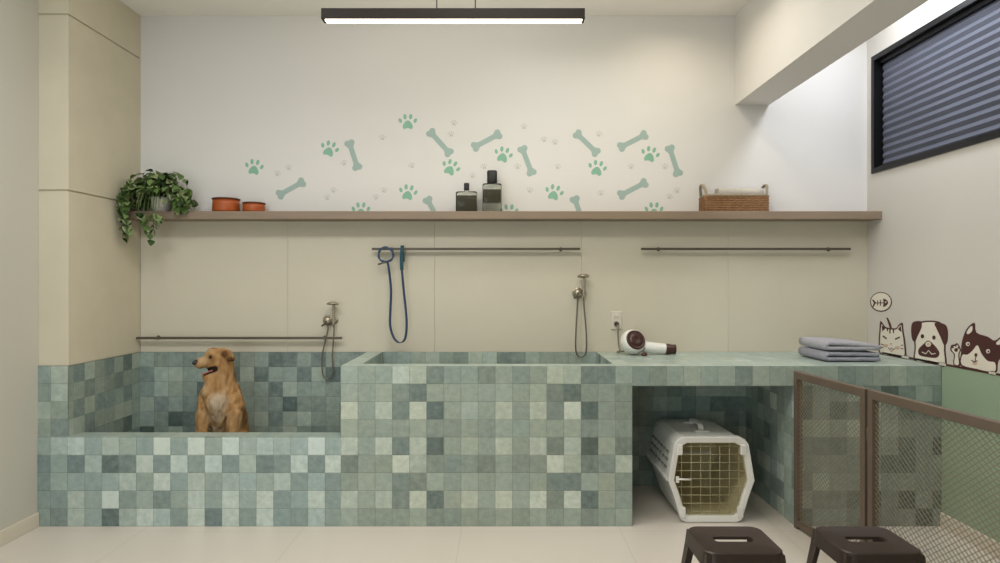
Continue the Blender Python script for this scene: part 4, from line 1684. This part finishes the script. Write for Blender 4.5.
patches = [(dp(218, 402, -0.06), 0.085, 0.06, CREAM, 0.7), (dp(218, 414, -0.02), 0.075, 0.05, CREAM, 0.6), (dp(219, 428, 0.02), 0.075, 0.04, CREAM, 0.5), (dp(203, 390, -0.04), 0.06, 0.04, PALE, 0.8),
           (dp(203, 361, -0.03), 0.05, 0.03, PALE, 0.75), (dp(208, 351, 0.0), 0.04, 0.03, PALE, 0.7), (dp(203, 416, 0.0), 0.075, 0.04, PALE, 0.6),
           (dp(237, 418, 0.0), 0.07, 0.04, PALE, 0.5), (dp(225, 354, -0.025), 0.036, 0.022, RUST, 0.85), (dp(230, 360, -0.02), 0.030, 0.018, RUST, 0.9),
           (dp(234, 360, 0.0), 0.024, 0.012, DARK, 0.6), (dp(236, 376, 0.07), 0.05, 0.03, RUST, 0.5), (dp(238, 388, 0.09), 0.05, 0.03, RUST, 0.35),
           (dp(246, 415, 0.15), 0.08, 0.04, RUST, 0.5), (dp(211, 357, -0.03), 0.022, 0.012, RUST, 0.5), (dp(222, 372, -0.03), 0.03, 0.02, RUST, 0.25)]
mouth_a, mouth_b = dp(216, 368.6, -0.015), dp(202, 372.5, -0.03)
for v in dme.vertices:
    p = v.co
    c = GOLD.copy()
    f = noise.noise(Vector((p.x * 42, p.y * 42, p.z * 12 + 3))) + 0.6 * noise.noise(Vector((p.x * 100, p.y * 100, p.z * 30)))
    c = c.lerp(RUST, max(0, min(0.5, 0.55 * f))) if f > 0 else c.lerp(PALE, min(0.7, -0.9 * f))
    for ctr_, r0, fall, col, amt in patches:
        k = 1 - ss_(r0 - fall, r0, (p - ctr_).length)
        c = c.lerp(col, k * amt)
    ab = mouth_b - mouth_a
    k = max(0, min(1, (p - mouth_a).dot(ab) / ab.dot(ab)))
    dd = p - (mouth_a + ab * k)
    c = c.lerp(DARK, 1 - ss_(0.016, 0.024, Vector((dd.x, dd.y * 0.4, dd.z)).length))
    ca.data[v.index].color = (c.x, c.y, c.z, 1)
for p in dme.polygons:
    p.use_smooth = True
dme.materials.clear()
dme.materials.append(M['fur'])
db = bpy.data.objects.new('body', dme); C.objects.link(db); db.parent = t
bm = nbm(); capsule(bm, dp(194.4, 363.0, -0.06), 0.013, dp(196.4, 362.2, -0.05), 0.017); obj('nose', bm, M['nose'], t)
bm = nbm(); capsule(bm, dp(210.4, 356.8, -0.034), 0.0095, dp(210.8, 356.8, -0.03), 0.0095); obj('eye', bm, M['eye'], t)
bm = nbm(); capsule(bm, dp(207.5, 356.6, 0.05), 0.0085, dp(208, 356.6, 0.048), 0.0085); obj('eye', bm, M['eye'], t)
bm = nbm(); tube(bm, smooth_path([dp(213, 370.4, -0.01), dp(208, 372.2, -0.025), dp(204.5, 373.8, -0.036), dp(202.6, 375.6, -0.042)], 4), 0, flat=(0.026, 0.007), up=(0.2, 1, 0)); obj('tongue', bm, M['tongue'], t)

# ------------------------------------------------------------------ light
def area(name, loc, size, energy, col, rot=(0, 0, 0), sizey=None, spread=180, shape=None):
    l = bpy.data.lights.new(name, 'AREA')
    l.energy = energy
    l.color = lin(col)[:3]
    l.shape = shape or ('RECTANGLE' if sizey else 'DISK')
    l.size = size
    if sizey:
        l.size_y = sizey
    l.spread = R(spread)
    o = bpy.data.objects.new(name, l)
    C.objects.link(o)
    o.location = loc
    o.rotation_euler = rot
    return o


def lamp_rgb(name, loc, size, rgb, **k):
    """area lamp whose power per colour channel is rgb (watts)"""
    e = max(rgb)
    o = area(name, loc, size, e, (255, 255, 255), **k)
    o.data.color = [v / e for v in rgb]
    return o


lamp_rgb('ceiling_downlight', (0.35, 3.60, ZC - 0.004), 0.2, (3.96, 3.92, 3.80), spread=150)
lamp_rgb('ceiling_downlight', (1.10, 3.60, ZC - 0.004), 0.2, (4.0, 3.72, 3.30), spread=150)
lamp_rgb('ceiling_downlight', (1.14, 4.00, ZC - 0.004), 0.2, (1.75, 1.5, 1.1), spread=150)  # added fill lamp, widens the bright area on the beam face
lamp_rgb('ceiling_fill_light', (-1.6, 2.1, ZC - 0.004), 0.9, (27.0, 28.0, 30.0), sizey=0.6)  # unseen fill light added for the left half of the room
lamp_rgb('ceiling_fill_light', (0.0, 2.1, ZC - 0.004), 0.9, (21.5, 20.6, 18.6), sizey=0.6)  # unseen fill light added for the middle
lamp_rgb('ceiling_fill_light', (0.0, -0.2, ZC - 0.004), 1.2, (20.0, 19.4, 18.6), sizey=0.6)  # unseen fill light added above and behind the camera
lamp_rgb('pendant_light', (cx, 3.028, zbm - 0.010), hl * 2 - 0.06, (3.5, 3.35, 3.1), sizey=0.03)
lamp_rgb('pendant_uplight', (cx, 3.028, zt + 0.004), hl * 2 - 0.06, (13.8, 13.2, 11.8), rot=(PI, 0, 0), sizey=0.04)
lamp_rgb('daylight_entrance', ((DX0 + DX1) / 2, Y0 - 0.06, DZ / 2 + 0.02), DX1 - DX0 - 0.06, (28.0, 34.0, 37.0), rot=(R(90), 0, 0), sizey=DZ - 0.1)
lamp_rgb('cove_light', (2.19, 3.3, ZC - 0.004), 0.3, (17.8, 18.6, 20.2), sizey=1.6)
wd = bpy.data.worlds.new('World')
bpy.context.scene.world = wd
wd.use_nodes = True
bg = wd.node_tree.nodes['Background']
bg.inputs['Color'].default_value = lin((240, 246, 255))
bg.inputs['Strength'].default_value = 0.3

# ------------------------------------------------------------------ camera
cam = bpy.data.cameras.new('camera')
cam.sensor_fit = 'HORIZONTAL'
cam.sensor_width = 36
cam.lens = 36 * FPX / 1000
cam.clip_start = 0.05
co = bpy.data.objects.new('camera', cam)
C.objects.link(co)
co.location = (0, 0, CZ)
co.rotation_euler = (R(90), 0, 0)
sc_ = bpy.context.scene
sc_.camera = co
vs = sc_.view_settings
sc_.display_settings.display_device = 'sRGB'
vs.view_transform = 'Standard'
vs.look = 'None'
vs.gamma = 1
vs.use_curve_mapping = False
vs.exposure = 0.0
sc_.cycles.use_denoising = True
sc_.cycles.max_bounces = 8
sc_.cycles.transparent_max_bounces = 24
